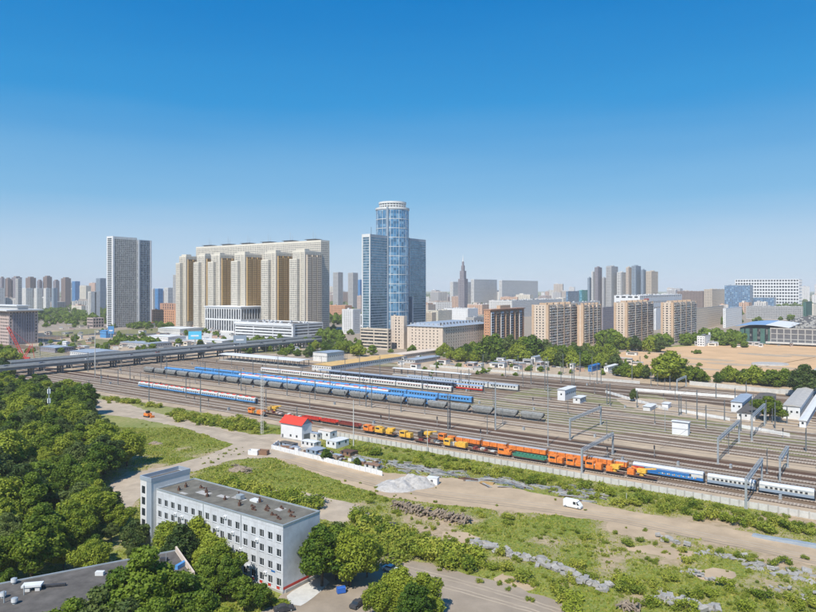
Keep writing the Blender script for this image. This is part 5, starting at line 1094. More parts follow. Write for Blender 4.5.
m = MB(); m.box(-.9, .9, -.5, .5, 0, .8, 'light_roof'); m.build('roof_unit', root, loc=roofpt(100, 575)); m = MB(); m.box(-.8, .8, -.5, .5, 0, .7, 'dark_steel'); m.build('roof_unit', root, loc=roofpt(164, 561)); m = MB(); m.cyl((0, 0, 0), (0, 0, 2.2), .06, 'galvanised', n=6); m.build('pipe', root, loc=roofpt(166, 562)); m = MB(); m.cyl((0, 0, 0), (0, 0, 1.9), .13, 'galvanised', n=6); m.build('pipe', root, loc=roofpt(24, 595)); m = MB(); m.cyl((0, 0, 0), (0, 0, 2.4), .13, 'galvanised', n=6); m.build('pipe', root, loc=roofpt(4, 603))
m = MB(); m.box(-.4, .4, -1.6, 1.6, 0, .9, 'blue_light'); m.build('skylight', root, loc=roofpt(181, 567)).rotation_euler = (0, 0, R(-20))
EXCL.append([(a, b) for a, b in pc])

# ------------------------------------------------------------------ red-roofed house and cabins
(X, Y), W, D, h = boxpx(275, 302, 309, 442, 425)
root = thing('red_roofed_house', 'small white house with a bright red pitched roof by the tracks', 'house', (X, Y, 0), RAIL)
D = 6.5; W = 14; m = MB(); m.box(-W, 0, 0, D, 0, h, 'white_wall'); m.add([(0, 0, h), (0, D, h), (0, D / 2, h + 2.6), (-W, 0, h), (-W, D, h), (-W, D / 2, h + 2.6)], [(0, 1, 2), (4, 3, 5)], 'slate_blue'); m.build('wall', root)
m = MB(); m.add([(-W - .5, -.7, h - .15), (.5, -.7, h - .15), (.5, D / 2, h + 2.85), (-W - .5, D / 2, h + 2.85), (-W - .5, D + .7, h - .15), (.5, D + .7, h - .15), (-W - .5, -.7, h - .35), (.5, -.7, h - .35), (.5, D / 2, h + 2.65), (-W - .5, D / 2, h + 2.65), (-W - .5, D + .7, h - .35), (.5, D + .7, h - .35)],
   [(0, 1, 2, 3), (3, 2, 5, 4), (7, 6, 9, 8), (8, 9, 10, 11), (0, 6, 7, 1), (4, 5, 11, 10), (1, 7, 8, 2), (2, 8, 11, 5), (0, 3, 9, 6), (3, 4, 10, 9)], 'red_roof'); m.build('roof', root)
m = MB(); m.box(.02, .08, 1.2, 5.2, .1, 3.4, 'steel_grey'); m.build('gate', root)
m = MB(); m.box(-W + .6, -W + 1.7, -.05, -.01, .1, 2.2, 'dark_wall'); m.build('door', root)
for k in range(2): m = MB(); m.box(-8 + k * 4, -6.9 + k * 4, -.05, -.01, 1.6, 2.7, 'window_dark'); m.build('window', root)
m = MB(); m.box(-W - .03, .03, -.09, -.055, 0, .7, 'concrete'); m.build('plinth', root)
for lb, x0, xc, x1, yb, yt, w_, r_ in (('pale container cabin with dark windows right of the red-roofed house', 318, 330, 337, 441, 432, 'white_wall', 'tan_light'), ('grey container cabin adjoining the red-roofed house', 307, 317, 320, 441, 434, 'pale_wall', 'metal_roof'), ('light blue-grey cabin in the middle of the walled yard', 301, 314, 321, 449, 443, 'pale_wall', 'light_roof'), ('low white cabin at the right of the walled yard', 326, 336, 349, 449, 442, 'white_wall', 'light_roof'),
     ('dark blue-doored shed at the walled yard front', 279, 292, 298, 449, 444.5, 'slate_blue', 'tar_roof'), ('dark flat-roofed lean-to behind the yard wall', 306, 316, 326, 456, 451, 'slate_blue', 'metal_roof'), ('low brown-roofed store at the right end of the yard wall', 364, 377, 382, 471, 466.5, 'concrete_light', 'brown_box'), ('dark scrap shed in the walled yard', 340, 350, 358, 457, 453, 'brown_box', 'rust_metal')):
    shed(lb, x0, xc, x1, yb, yt, w_, r_, 'cabin', .25, cat='cabin', over=.15)
panel_wall('white concrete wall closing the front of the cabin yard', P(272, 449), P(382.5, 476), 1.9, 3.0, 'white_wall'); panel_wall('short white wall at the left end of the cabin yard', P(272, 449), P(279, 444), 1.9, 2.5, 'white_wall')
q = random.Random(31)
def heap(name, label, cat, px_, py_, rx, ry, h, mt, rocks=30, rot=0):
    X, Y = P(px_, py_); root = thing(name, label, cat, (X, Y, 0), rot); n = 28; v = []; f = []
    sd = random.random() * 50
    for i in range(n + 1):
        for j in range(n + 1):
            u = -1 + 2 * i / n; w = -1 + 2 * j / n; d = math.sqrt(u * u + w * w); nz = float(fbm((u + sd) * 3, (w + sd) * 3, 1.0, 4))
            z = h * max(0, (1 - d) * 1.25) ** .8 * (.45 + 1.0 * nz) if d < 1 else 0; v.append((u * rx, w * ry, z - (.05 if d >= 1 else 0)))
    for i in range(n):
        for j in range(n): a = i * (n + 1) + j; f.append((a, a + n + 1, a + n + 2, a + 1))
    m = MB(); m.add(v, f, mt); m.build('mound', root)
    if rocks:
        m = MB()
        for k in range(rocks): a_ = q.uniform(0, 6.28); r_ = q.uniform(.2, 1) ** .6; s = q.uniform(.3, .9); m.rbox((rx * r_ * math.cos(a_), ry * r_ * math.sin(a_), h * (1 - r_) * .9 + .1), (s, s * .7, s * .6), (q.random() * 3, q.random() * 3, q.random() * 3), mt)
        m.build('stone', root, kind='stuff')
    return root
heap('gravel_heap', 'left pale grey gravel heap beside the dirt track', 'gravel heap', 397, 487, 8, 7, 2.6, 'gravel'); heap('gravel_heap', 'right pale grey gravel heap with a dark crease', 'gravel heap', 413, 484, 8.5, 7, 3.6, 'gravel')
heap('earth_heap', 'small grey-brown earth heap in the grass behind the office block', 'heap', 240, 470, 5, 3.5, 1.4, 'timber_grey', 30)
heap('rubble_heap', 'small brown heap in the left meadow', 'heap', 155, 444, 3.4, 2, 1.1, 'timber_grey', 14)
X, Y = P(433, 484); root = thing('white_cabin', 'white box cabin with open lid standing beside the gravel heaps', 'container', (X, Y, 0), R(-20)); m = MB(); m.box(-2, 2, -1.3, 1.3, 0, 2.4, 'white_paint'); m.box(-2.1, 2.1, -1.4, 1.4, 2.41, 2.6, 'light_roof'); m.build('body', root); m = MB(); m.box(-.5, .4, -1.36, -1.31, .1, 1.9, 'dark_wall'); m.build('door', root)
for lb, px_, py_, mt in (('white skip container at the path junction', 254, 454.5, 'white_paint'), ('brown skip container beside the white one at the path junction', 263.5, 454.5, 'brown_box')):
    X, Y = P(px_, py_); root = thing('skip_container', lb, 'container', (X, Y, 0), RAIL + R(20)); m = MB(); m.prism([(-1.2, 0), (1.2, 0), (1.4, 2.0), (1.15, 2.0), (1.0, .3), (-1.0, .3), (-1.15, 2.0), (-1.4, 2.0)], -2.1, 2.1, mt); m.box(-2.2, -2.08, -1.3, 1.3, .1, 2.0, mt); m.box(2.08, 2.2, -1.3, 1.3, .1, 2.0, mt); m.build('tub', root)
    m = MB(); m.box(-1.9, 1.9, -.95, .95, .9, 1.5, 'concrete_light' if 'white' in lb and mt == 'white_paint' else 'rust_metal'); m.build('load', root)

# timber piles: every log its own piece
def log_pile(label, p0, p1, n, wide, mt, name='log_pile', cat='log pile', ln=(1.8, 3.2), th=.34, h=1.3):
    (x0, y0), (x1, y1) = P(*p0), P(*p1); d = math.hypot(x1 - x0, y1 - y0); an = math.atan2(y1 - y0, x1 - x0); root = thing(name, label, cat, (x0, y0, 0), an)
    mm = []
    for s in range(4): m = MB(); m.cyl((-1.25, 0, 0), (1.25, 0, 0), th / 2 * (1 + .15 * s), mt, th / 2 * (.8 + .1 * s), 7); mm.append(m.mesh('log'))
    for k in range(n):
        o = link('log', q.choice(mm), root, (q.uniform(0, d), q.gauss(0, wide * .3), 0)); o.location.z = .12 + max(0, h * (1 - abs(o.location.y) / wide) * q.uniform(.1, 1)); o.rotation_euler = (0, q.gauss(0, .22), R(90) + q.gauss(0, .45)); o.scale = (q.uniform(.7, 1.15),) * 3
log_pile('long untidy pile of grey-brown timber in the middle of the waste ground', (394, 507), (468, 524), 230, 3.4, 'timber_grey', h=2.4, th=.5)
log_pile('small stack of weathered timber at the bottom right centre', (620, 608), (640, 611), 40, 2, 'timber_grey', h=1.5)
log_pile('heap of grey timber scraps in the grass behind the office block', (233, 466), (252, 474), 40, 2, 'timber_grey', h=1.2)
# concrete blocks
bm_ = []
for s in range(5):
    m = MB(); a_, b_, c_ = q.uniform(.8, 1.2), q.uniform(.5, .8), q.uniform(.5, .9); v = [(x * a_ * q.uniform(.9, 1.02), y * b_ * q.uniform(.9, 1.02), z * c_) for z in (0, 1) for x, y in ((-1, -1), (1, -1), (1, 1), (-1, 1))]
    m.add(v, [(4, 5, 6, 7), (0, 1, 5, 4), (1, 2, 6, 5), (2, 3, 7, 6), (3, 0, 4, 7), (3, 2, 1, 0)], 'block_concrete'); bm_.append(m.mesh('concrete_block'))
def blocks(label, group, p0, p1, n, spread, sc=1.0, flat=False):
    (x0, y0), (x1, y1) = P(*p0), P(*p1)
    for k in range(n):
        t = (k + q.uniform(-.3, .3)) / n; o = link('concrete_block', q.choice(bm_), None, (x0 + (x1 - x0) * t + q.gauss(0, spread), y0 + (y1 - y0) * t + q.gauss(0, spread), q.choice([0, 0, .5]) if not flat else 0), q.uniform(0, 3)); o.rotation_euler[0] = q.gauss(0, .18); o.rotation_euler[1] = q.gauss(0, .18)
        o.scale = (sc * q.uniform(.7, 1.2), sc * q.uniform(.7, 1.2), sc * q.uniform(.6, 1.2) * (.35 if flat else 1)); tag(o, label, 'concrete block', group)
blocks('grey concrete block dumped in the long row across the waste ground', 'concrete blocks in the long row', (472, 543), (535, 562), 56, .9, .95); blocks('grey concrete block dumped in the long row across the waste ground', 'concrete blocks in the long row', (535, 560), (606, 590), 70, 1.3, 1.05)
blocks('pale concrete block in the packed group at the bottom right', 'concrete blocks packed at the bottom right', (655, 598), (712, 611), 60, 1.0, 1.0); blocks('concrete block lying by the dirt track at right', 'concrete blocks by the dirt track', (658, 538), (690, 547), 14, 1.0, .8)
blocks('flat concrete slab lying in the weeds at the far right', 'flat slabs at the far right', (735, 560), (812, 578), 34, 2.2, 1.35, True); blocks('broken pale rubble piece in the grass right of centre', 'rubble pieces right of centre', (688, 572), (716, 582), 20, 1.0, .5); blocks('flat concrete slab beside the right dirt track', 'flat slabs beside the right track', (700, 552), (745, 560), 12, 1.2, 1.2, True)
blocks('small concrete piece near the bottom right corner', 'concrete pieces near the corner', (780, 588), (816, 600), 12, 1.6, .6)
# scrap strip between track and fence
scm = []
for s in range(4):
    m = MB()
    for k in range(9): m.rbox((q.uniform(-.6, .6), q.uniform(-.6, .6), .1 + .12 * (k // 3)), (q.uniform(4, 6), .14, .14), (0, q.gauss(0, .01), q.gauss(0, .07)), q.choice(['steel_grey', 'galvanised', 'concrete', 'rust_metal']))
    scm.append(m.mesh('steel_bundle'))
for k in range(130):
    t = q.random(); px_ = 352 + 250 * t; py_ = 459 + 39 * t + q.gauss(0, 2.2); X, Y = P(px_, py_); o = link('steel_bundle', q.choice(scm), None, (X, Y, 0), RAIL + q.gauss(0, .35), q.uniform(.9, 1.4)); tag(o, 'bundle of grey steel bars lying on the strip between dirt track and panel fence', 'steel bars', 'steel bar bundles on the strip')
for k in range(6):
    X, Y = P(764 + k * 10.5, 538 + k * 1.9); m = MB(); z_ = .4 + .05 * k; m.box(-3, 3, -1.1, 1.1, 0, z_, 'metal_roof'); m.box(-2.6, 2.9, -1.0, .9, z_ + .003, z_ + .2, 'galvanised'); o = m.build('steel_sheet_stack', loc=(X, Y, 0)); o.rotation_euler = (0, 0, RAIL + (k % 3 - 1) * .05); tag(o, 'stack of blue-grey steel sheets beside the dirt track at right', 'sheet stack', 'sheet stacks at the right')
X, Y = P(487, 483.5); m = MB()
for k in range(5): m.box(-2.6, 2.6, -1 + k * .42, -.65 + k * .42, 0 + .001 * k, .45 + .1 * (k % 2), 'ochre')
o = m.build('plank_stack', loc=(X, Y, 0)); o.rotation_euler = (0, 0, RAIL + .2); tag(o, 'stack of yellow planks on the edge of the dirt track', 'plank stack'); X, Y = P(468, 479.5); m = MB()
for k in range(5): m.box(-3.6, 3.6, -1 + k * .42, -.65 + k * .42, .001 * k, .4 + .1 * (k % 2), 'rust_metal')
o = m.build('plank_stack', loc=(X, Y, 0)); o.rotation_euler = (0, 0, RAIL + .1); tag(o, 'stack of rusty brown beams left of the yellow planks', 'beam stack')

# ------------------------------------------------------------------ vehicles
def car_parts(o, L_, Wd, H, paint, van=False):
    w = Wd / 2; h = L_ / 2; m = MB()
    if van: pr = [(-h, .35), (h, .35), (h + .02, .95), (h - .25, 1.2), (h - 1.25, H - .25), (h - 1.7, H), (-h + .12, H), (-h, H - .2)]
    else: pr = [(-h, .3), (h, .3), (h, .72), (h - .2, .86), (h - 1.2, .98), (-h + .6, 1.0), (-h + .05, .92)]
    m.yprism(pr, -w, w, paint); m.build('body', o)
    m = MB()
    if van:
        m.yprism([(h - 1.22, 1.3), (h - .38, 1.3), (h - 1.2, H - .3), (h - 1.5, H - .3)], -w - .012, w + .012, 'window_dark'); m.yprism([(h - 2.6, 1.35), (h - 1.55, 1.35), (h - 1.7, H - .35), (h - 2.6, H - .35)], -w - .013, w + .013, 'window_dark')
    else:
        m.yprism([(h - 1.25, .985), (h - 1.95, H - .06), (-h + 1.3, H - .06), (-h + .65, 1.0)], -w + .1, w - .1, 'window_dark')
    m.build('window', o)
    if not van: m = MB(); m.yprism([(h - 1.9, H - .055), (h - 2.0, H), (-h + 1.45, H), (-h + 1.3, H - .055)], -w + .12, w - .12, paint); m.build('roof', o)
    wm = MB(); wm.cyl((0, -.11, 0), (0, .11, 0), .33, 'tyre', n=14); wm.cyl((0, -.12, 0), (0, .12, 0), .18, 'galvanised', n=10); wm = wm.mesh('wheel')
    for sx in (-1, 1):
        for sy in (-1, 1): link('wheel', wm, o, (sx * (h - .8), sy * (w - .08), .33))
    lm = MB(); lm.box(-.03, .03, -.18, .18, -.08, .08, 'coach_white'); lm = lm.mesh('headlight')
    for sy in (-1, 1): link('headlight', lm, o, (h + .0, sy * (w - .28), .66))
    return o
X, Y = P(573, 507.5); o = thing('parked_van', 'white panel van parked on the dirt track', 'van', (X, Y, .02), RAIL - R(2)); car_parts(o, 6.0, 2.1, 2.6, 'white_paint', True)
X, Y = P(148, 417); o = thing('excavator', 'orange tracked loader with a dark cab on the left path', 'excavator', (X, Y, 0), RAIL); m = MB(); m.box(-2.4, 2.2, -1.4, -.8, 0, .8, 'dark_steel'); m.box(-2.4, 2.2, .8, 1.4, 0, .8, 'dark_steel'); m.build('track_frame', o); m = MB(); m.box(-2.2, 1.8, -1.3, 1.3, .82, 2.2, 'orange_paint'); m.build('body', o); m = MB(); m.box(-.8, .9, -1, .8, 2.2, 3.3, 'window_dark'); m.box(-.9, 1, -1.1, .9, 3.3, 3.45, 'dark_steel'); m.build('cab', o); m = MB(); m.rbox((2.8, 0, 1.4), (2.6, .4, .4), (0, R(20), 0), 'orange_paint'); m.box(3.6, 4.3, -1.2, 1.2, .1, 1.1, 'orange_paint'); m.build('bucket', o)
for lb, px_, py_, rz in (('dark car under the trees at the bottom edge beside the yard', 358, 606, R(60)), ('dark car half hidden at the corner of the office block', 284, 611, R(20)), ('light grey car seen between the two tree groups', 391, 571, R(-30))):
    X, Y = P(px_, py_); o = thing('parked_car', lb, 'car', (X, Y, .03), rz); car_parts(o, 4.5, 1.8, 1.45, 'pale_wall' if 'light' in lb else 'dark_steel')
X, Y = P(341, 593); m = MB(); m.box(-1, 1, -.6, .6, .15, 1.3, 'plastic_blue'); m.prism([(-.65, 1.303), (.65, 1.303), (.4, 1.5), (-.4, 1.5)], -1.02, 1.02, 'plastic_blue'); o = m.build('waste_container', loc=(X, Y, .03)); o.rotation_euler = (0, 0, R(20)); tag(o, 'bright blue waste container under the tree by the parking yard', 'waste container')
cp = thing('parked_car', 'small car parked in the row beyond the yard wall', 'car', (0, 0, 0), 0, 'cars parked beyond the yard wall'); car_parts(cp, 4.4, 1.8, 1.5, 'car_paint')
q = random.Random(77)
for k in range(46): px_ = 440 + 4.6 * k + q.uniform(-1.5, 1.5); X, Y = P(px_, 361.5 + (px_ - 440) * .052 + q.choice([0, 0, 3, -2])); place(cp, (X, Y, .03), RAIL + q.choice([0, R(90), R(90)]) + q.gauss(0, .1))
for k in range(40): X, Y = P(q.uniform(60, 330), q.uniform(330, 349)); place(cp, (X, Y, .06), q.uniform(0, 3), 'small car on the streets and lots beyond the left bridge', 'cars beyond the left bridge')
for k in range(14): t = k / 14; X, Y = P(50 + 30 * t + q.uniform(-2, 2), 324 - 20 * t); place(cp, (X, Y, .06), R(100), 'small car in the traffic of the far left avenue', 'cars on the far left avenue')
for k in range(10): a_, b_ = -566 - q.uniform(4, 13), 250 + k * 34 + q.uniform(-8, 8); x, y = W2(a_, b_); place(cp, (x, y, 9.05), RAIL + R(90), 'car driving on the nearer road bridge', 'cars on the nearer road bridge')
for k in range(14): X, Y = P(q.uniform(716, 812), q.uniform(343, 346)); place(cp, (X, Y, .05), q.uniform(0, 3), 'vehicle parked at the edge of the sandy site', 'vehicles at the sandy site')
for k in range(9): X, Y = P(q.uniform(68, 88), q.uniform(400, 408)); place(cp, (X, Y, .05), RAIL + q.gauss(0, .2), 'car parked at the edge of the wood left of the tracks', 'cars parked by the wood')
X, Y = P(66, 394); root = thing('lorry', 'white box lorry parked at the edge of the wood by the bridge', 'lorry', (X, Y, 0), RAIL); m = MB(); m.box(-4, 3, -1.3, 1.3, 1.1, 4.3, 'white_paint'); m.build('box', root); m = MB(); m.box(3.2, 5.2, -1.2, 1.2, .6, 3.1, 'white_paint'); m.box(4.6, 5.25, -1.1, 1.1, 1.9, 2.8, 'window_dark'); m.build('cab', root); m = MB(); m.box(-4, 5, -.6, .6, .6, 1.09, 'dark_steel')
for x in (-3, -1.8, 4):
    for s in (-1.1, .85): m.cyl((x, s, .5), (x, s + .3, .5), .5, 'tyre', n=12)
m.build('chassis', root)

# ------------------------------------------------------------------ trees
q = random.Random(101)
def in_any(x, y, polys): return any(bool(inpoly(np.array(x), np.array(y), p)) for p in polys)
forest = [(-60, 392), (40, 396), (70, 404), (88, 416), (100, 438), (118, 448), (136, 458), (132, 470), (112, 476), (98, 490), (100, 516), (118, 524), (124, 545), (165, 556), (140, 562), (40, 590), (-60, 600)]
fw = [P(*p) for p in forest]; pts = []
xa, xb = min(p[0] for p in fw), max(p[0] for p in fw); ya, yb_ = min(p[1] for p in fw), max(p[1] for p in fw)
tries = 0
while tries < 9000:
    tries += 1; x = q.uniform(xa, xb); y = q.uniform(ya, yb_)
    if x < -y * .66: continue
    if not inpoly(np.array(x), np.array(y), fw): continue
    if in_any(x, y, [pc]): continue
    if all((x - a) ** 2 + (y - b) ** 2 > 7.0 ** 2 for a, b in pts): pts.append((x, y))
LOOK = ['tall rounded mid-green', 'round yellowish green', 'tall pointed dark green', 'broad grey-green', 'wide spreading light green', 'small bushy dark green', 'upright grey-green']
for x, y in pts:
    px_, py_ = proj(x, y)
    z = ('at the upper edge beside the tracks' if py_ < 412 else 'round the antenna mast') if py_ < 450 else ('beside the meadow paths' if px_ > 70 else 'at the left edge below the mast') if py_ < 500 else 'behind the dark flat roof' if py_ > 545 else 'left of the office stair tower'
    random.seed(int(x * 13 + y * 7)); v_ = random.randrange(7); h_ = q.choice([q.uniform(9, 12), q.uniform(12, 16), q.uniform(15, 20)])
    if v_ == 5: h_ *= .75
    if py_ < 412: h_ = q.uniform(13, 17)
    if py_ > 540: h_ *= .8
    if px_ > 96 and py_ > 508: h_ *= .62
    tree(x, y, h_, LOOK[v_] + ' tree of the wood, ' + z, 'wood trees ' + z + ', ' + LOOK[v_], wide=q.uniform(.95, 1.5), var=v_)
for x_, y_, h_, v_, lb in (
  (197, 568, 13.5, 1, 'yellowish round tree by the left part of the office facade'), (211, 584, 12, 4, 'light green spreading tree before the middle of the office facade'), (227, 600, 10.5, 0, 'mid-green tree low before the office facade'),
  (181, 577, 13.5, 3, 'grey-green tree beside the pale parapet of the dark roof'), (244, 610, 8, 5, 'small dark tree near the right half of the facade'), (222, 592, 12, 1, 'round yellowish tree between facade and dark roof'), (262, 610, 6, 5, 'smallest tree before the right end of the facade'),
  (168, 562, 11, 4, 'light green tree between stair tower and dark roof'), (205, 600, 11, 0, 'mid-green tree just right of the pale parapet'),
  (322, 586, 15.5, 0, 'large tree touching the right end wall of the office block'), (350, 586, 14.5, 4, 'light green large tree right of the blue waste container'), (338, 572, 13, 3, 'grey-green tree behind the two large trees by the office end'), (306, 574, 13.5, 1, 'round yellowish tree behind the right end of the office block'), (367, 577, 10, 4, 'smaller light tree at the edge of the asphalt road'), (336, 580, 14, 0, 'dense mid-green tree in the middle of the group by the office end'),
  (400, 616, 11, 4, 'wide yellow-green tree at the bottom edge, left one of the pair'), (425, 619, 10.5, 1, 'round yellow-green tree at the bottom edge, right one of the pair'), (381, 622, 9, 4, 'low light green tree beside the dark car at the bottom edge'), (412, 638, 12, 0, 'mid-green tree cut by the bottom edge right of centre')):
    X, Y = P(x_, y_); tree(X, Y, h_, lb, None, var=v_, wide=1.15)
for px_, Y, h_, v_, lb in ((142, 133, 21.5, 2, 'tall pointed tree in front of the dark flat roof, highest of the row'), (118, 131, 18, 2, 'pointed tree left of the highest one before the dark roof'), (96, 128, 15.5, 6, 'upright tree in the middle of the row before the dark roof'), (166, 136, 17, 0, 'rounded tree right of the highest one before the dark roof'),
  (75, 126, 14.5, 2, 'low pointed tree near the left end of the row before the dark roof'), (55, 124, 13, 5, 'lowest bushy tree at the left end of the row before the dark roof'), (186, 136, 14, 2, 'pointed tree in front of the pale parapet'), (203, 134, 12, 0, 'rounded tree at the bottom edge below the pale parapet'), (224, 133, 9, 4, 'light green tree at the bottom edge below the facade'), (130, 124, 15, 6, 'upright tree cut by the bottom edge, left'), (158, 124, 15, 0, 'rounded tree cut by the bottom edge, middle'), (186, 122, 12, 2, 'dark pointed tree cut by the bottom edge, right')):
    tree((px_ - CX) * Y / FPX, Y, h_, lb, None, var=v_, wide=1.3 if v_ in (2, 6) else 1.1)
X, Y = P(326, 461); tree(X, Y, 5.2, 'small round tree behind the white wall of the cabin yard', None, var=5, wide=1.3)
X, Y = P(357, 466); tree(X, Y, 3.6, 'little bushy tree beside the wall right of the cabins', None, var=5, wide=1.2)
X, Y = P(770, 421); tree(X, Y, 14, 'big round green tree in the right yard', None, var=1, wide=1.6)
X, Y = P(805, 398); tree(X, Y, 23, 'tall dark dense tree at the right edge', None, var=3, wide=1.25)
X, Y = P(634, 401.5); tree(X, Y, 8.6, 'solitary small grey-green tree in the yard', None, var=6, wide=1.0)
MERGE = {}
def merge_add(key, me, x, y, rz, sc):
    n = len(me.vertices); co = np.empty(n * 3, np.float32); me.vertices.foreach_get('co', co); co = co.reshape(-1, 3) * np.array(sc, np.float32)
    c, s_ = math.cos(rz), math.sin(rz); v = np.stack([co[:, 0] * c - co[:, 1] * s_ + x, co[:, 0] * s_ + co[:, 1] * c + y, co[:, 2]], 1); MERGE.setdefault(key, []).append(v)
def merge_build(key, name, m, label, cat):
    v = np.concatenate(MERGE[key]); o = link(name, np_mesh(name, v, np.arange(len(v)).reshape(-1, 4), m)); o['kind'] = 'stuff'; tag(o, label, cat)
def far_trees(lb, grp, spec, jit=(3, 1.2)):
    for x0, x1, y0, y1, n, h0, h1 in spec:
        n_ = n if y0 < 348 else max(2, round(n * .72))
        for k in range(n_):
            t = (k + q.random()) / n_; X, Y = P(x0 + (x1 - x0) * t + q.gauss(0, 1), y0 + (y1 - y0) * t + q.gauss(0, .9))
            if y0 < 348:
                i_ = q.randrange(4); s_ = q.uniform(h0, h1) / HTS[(False, i_)]; merge_add('far', FARM[i_][0], X, Y, q.uniform(0, 6), (s_ * 1.2, s_ * 1.2, s_)); continue
            i_ = q.randrange(4); lk = ('Broad mid-green ', 'Broad yellowish green ', 'Tall slim grey-green ', 'Low rounded green ')[i_].lower(); th_ = ('left', 'middle', 'right')[min(2, int(3 * t))]
            lb2 = lk + lb.replace('leafy ', '').replace('in the belt in front of', 'before').replace('apartment ', '') + ', ' + th_ + ' part'; tree(X, Y, q.uniform(h0 * .72, h1 * 1.12), lb2, grp + ', ' + lk + th_, near=False, var=i_, wide=q.uniform(.95, 1.35))
far_trees('leafy tree in the belt in front of the beige and brick buildings', 'tree belt before the beige and brick buildings', [(437, 482, 355, 357, 14, 11, 14), (482, 532, 358, 359, 16, 17, 24), (440, 530, 360, 363, 10, 8, 12)])
far_trees('leafy tree in the belt in front of the tan apartment blocks', 'tree belt before the tan blocks', [(532, 612, 356, 357, 22, 13, 18), (545, 600, 364, 368, 14, 13, 17), (600, 665, 348, 351, 18, 13, 17), (590, 618, 364, 368, 8, 13, 16), (660, 668, 345, 347, 3, 13, 17), (602, 614, 345, 346, 4, 16, 22)])
far_trees('leafy tree in the row between sandy site and railway', 'tree row between site and railway', [(612, 646, 375, 378, 8, 9, 12), (646, 662, 379, 380, 3, 13, 18), (662, 672, 379, 380, 2, 18, 22), (672, 704, 380, 382, 7, 10, 14), (716, 740, 382, 383, 6, 10, 13.5), (741, 765, 383, 384, 6, 10, 13), (765, 792, 385, 387, 5, 10, 12)])
far_trees('leafy tree among the buildings on the right of the site', 'trees around the site office', [(680, 700, 343, 344, 6, 12, 16), (700, 742, 342, 345, 16, 13, 20), (732, 748, 346, 347, 4, 6, 9)])
far_trees('leafy tree in the clump beyond the left bridge', 'clump beyond the left bridge', [(116, 158, 345, 346, 16, 10, 13), (110, 120, 344, 345, 3, 6, 9)])
far_trees('leafy tree at the foot of the cream complex', 'trees at the foot of the cream complex', [(234, 280, 345, 347, 9, 9, 13), (262, 285, 352, 354, 6, 7, 9), (296, 312, 357, 358, 4, 10, 13), (314, 360, 352, 354, 13, 11, 14), (320, 342, 340, 342, 8, 12, 17), (134, 172, 328, 329, 12, 8, 13), (302, 360, 346, 349, 10, 8, 12)])
far_trees('leafy tree at the far left edge beyond the wood', 'trees at the far left edge', [(-8, 13, 360, 361, 7, 13, 19), (-8, 12, 372, 375, 5, 10, 14)])
far_trees('tree along the avenue on the left skyline', 'trees of the left avenue', [(38, 66, 318, 312, 14, 13, 18), (62, 92, 318, 320, 16, 14, 20), (60, 78, 308, 302, 10, 12, 18), (2, 16, 318, 318, 5, 12, 16), (96, 106, 320, 322, 4, 10, 14), (150, 176, 316, 318, 8, 9, 13)])
far_trees('distant tree in the belt below the skyline at right', 'far tree belt at right', [(696, 816, 308, 309, 34, 14, 22), (745, 816, 302, 303, 20, 16, 26), (580, 600, 318, 319, 6, 12, 16), (600, 640, 306, 306, 8, 10, 16)])
far_trees('distant tree in the green patch between the towers', 'green patch beside the glass tower', [(322, 362, 322, 324, 16, 14, 20), (325, 356, 313, 314, 8, 14, 20), (424, 446, 306, 307, 8, 12, 18), (470, 500, 306, 307, 8, 12, 18), (480, 490, 320, 320, 3, 10, 14)])
for k in range(210):                     # street trees of the city, too far to tell apart
    X, Y = P(q.uniform(0, 830), q.choice([q.uniform(299, 308), q.uniform(303, 325)])); i_ = q.randrange(4); s_ = q.uniform(.8, 1.5); merge_add('far', FARM[i_][0], X, Y, q.uniform(0, 6), (s_ * 1.3, s_ * 1.3, s_))
for k in range(70):
    X, Y = P(q.uniform(30, 106), q.uniform(303, 325)); i_ = q.randrange(4); s_ = q.uniform(.8, 1.4); merge_add('far', FARM[i_][0], X, Y, q.uniform(0, 6), (s_ * 1.3, s_ * 1.3, s_))
for k in range(120):
    X, Y = P(q.uniform(20, 420), q.uniform(322, 356)); i_ = q.randrange(4); s_ = q.uniform(.3, .9); merge_add('far', FARM[i_][0], X, Y, q.uniform(0, 6), (s_ * 1.3, s_ * 1.3, s_))
for k in range(90):
    X, Y = P(q.uniform(420, 700), q.uniform(352, 378)); i_ = q.randrange(4); s_ = q.uniform(.15, .45); merge_add('far', FARM[i_][0], X, Y, q.uniform(0, 6), (s_ * 1.4, s_ * 1.4, s_))
merge_build('far', 'city_greenery', 'leaf_a', 'street trees and greenery among the distant buildings', 'greenery')
# far-off wood masses at the horizon
v, f = [], []
g = np.random.default_rng(3); n = 26000; yy = 2300 + 6500 * g.random(n) ** 1.2; xx = (g.random(n) * 2 - 1) * yy * .72; kk = vnoise(xx / 350, yy / 350) > .52; xx, yy = xx[kk], yy[kk]; n = len(xx)
c_ = np.stack([xx, yy, 3 + 8 * g.random(n)], 1); t = g.normal(size=(n, 3)); t /= np.linalg.norm(t, axis=1)[:, None]; s = np.cross(t, g.normal(size=(n, 3))); s /= np.linalg.norm(s, axis=1)[:, None]; z_ = (5 + 5 * g.random(n))[:, None]
vv = np.stack([c_ - t * z_, c_ + s * z_, c_ + t * z_, c_ - s * z_], 1).reshape(-1, 3); vv[:, 2] = np.clip(vv[:, 2], .2, 17); me = np_mesh('distant_woodland', vv, np.arange(4 * n).reshape(-1, 4), 'leaf_c'); o = link('distant_woodland', me); o['kind'] = 'stuff'; tag(o, 'hazy far-off greenery between the distant buildings', 'woodland')

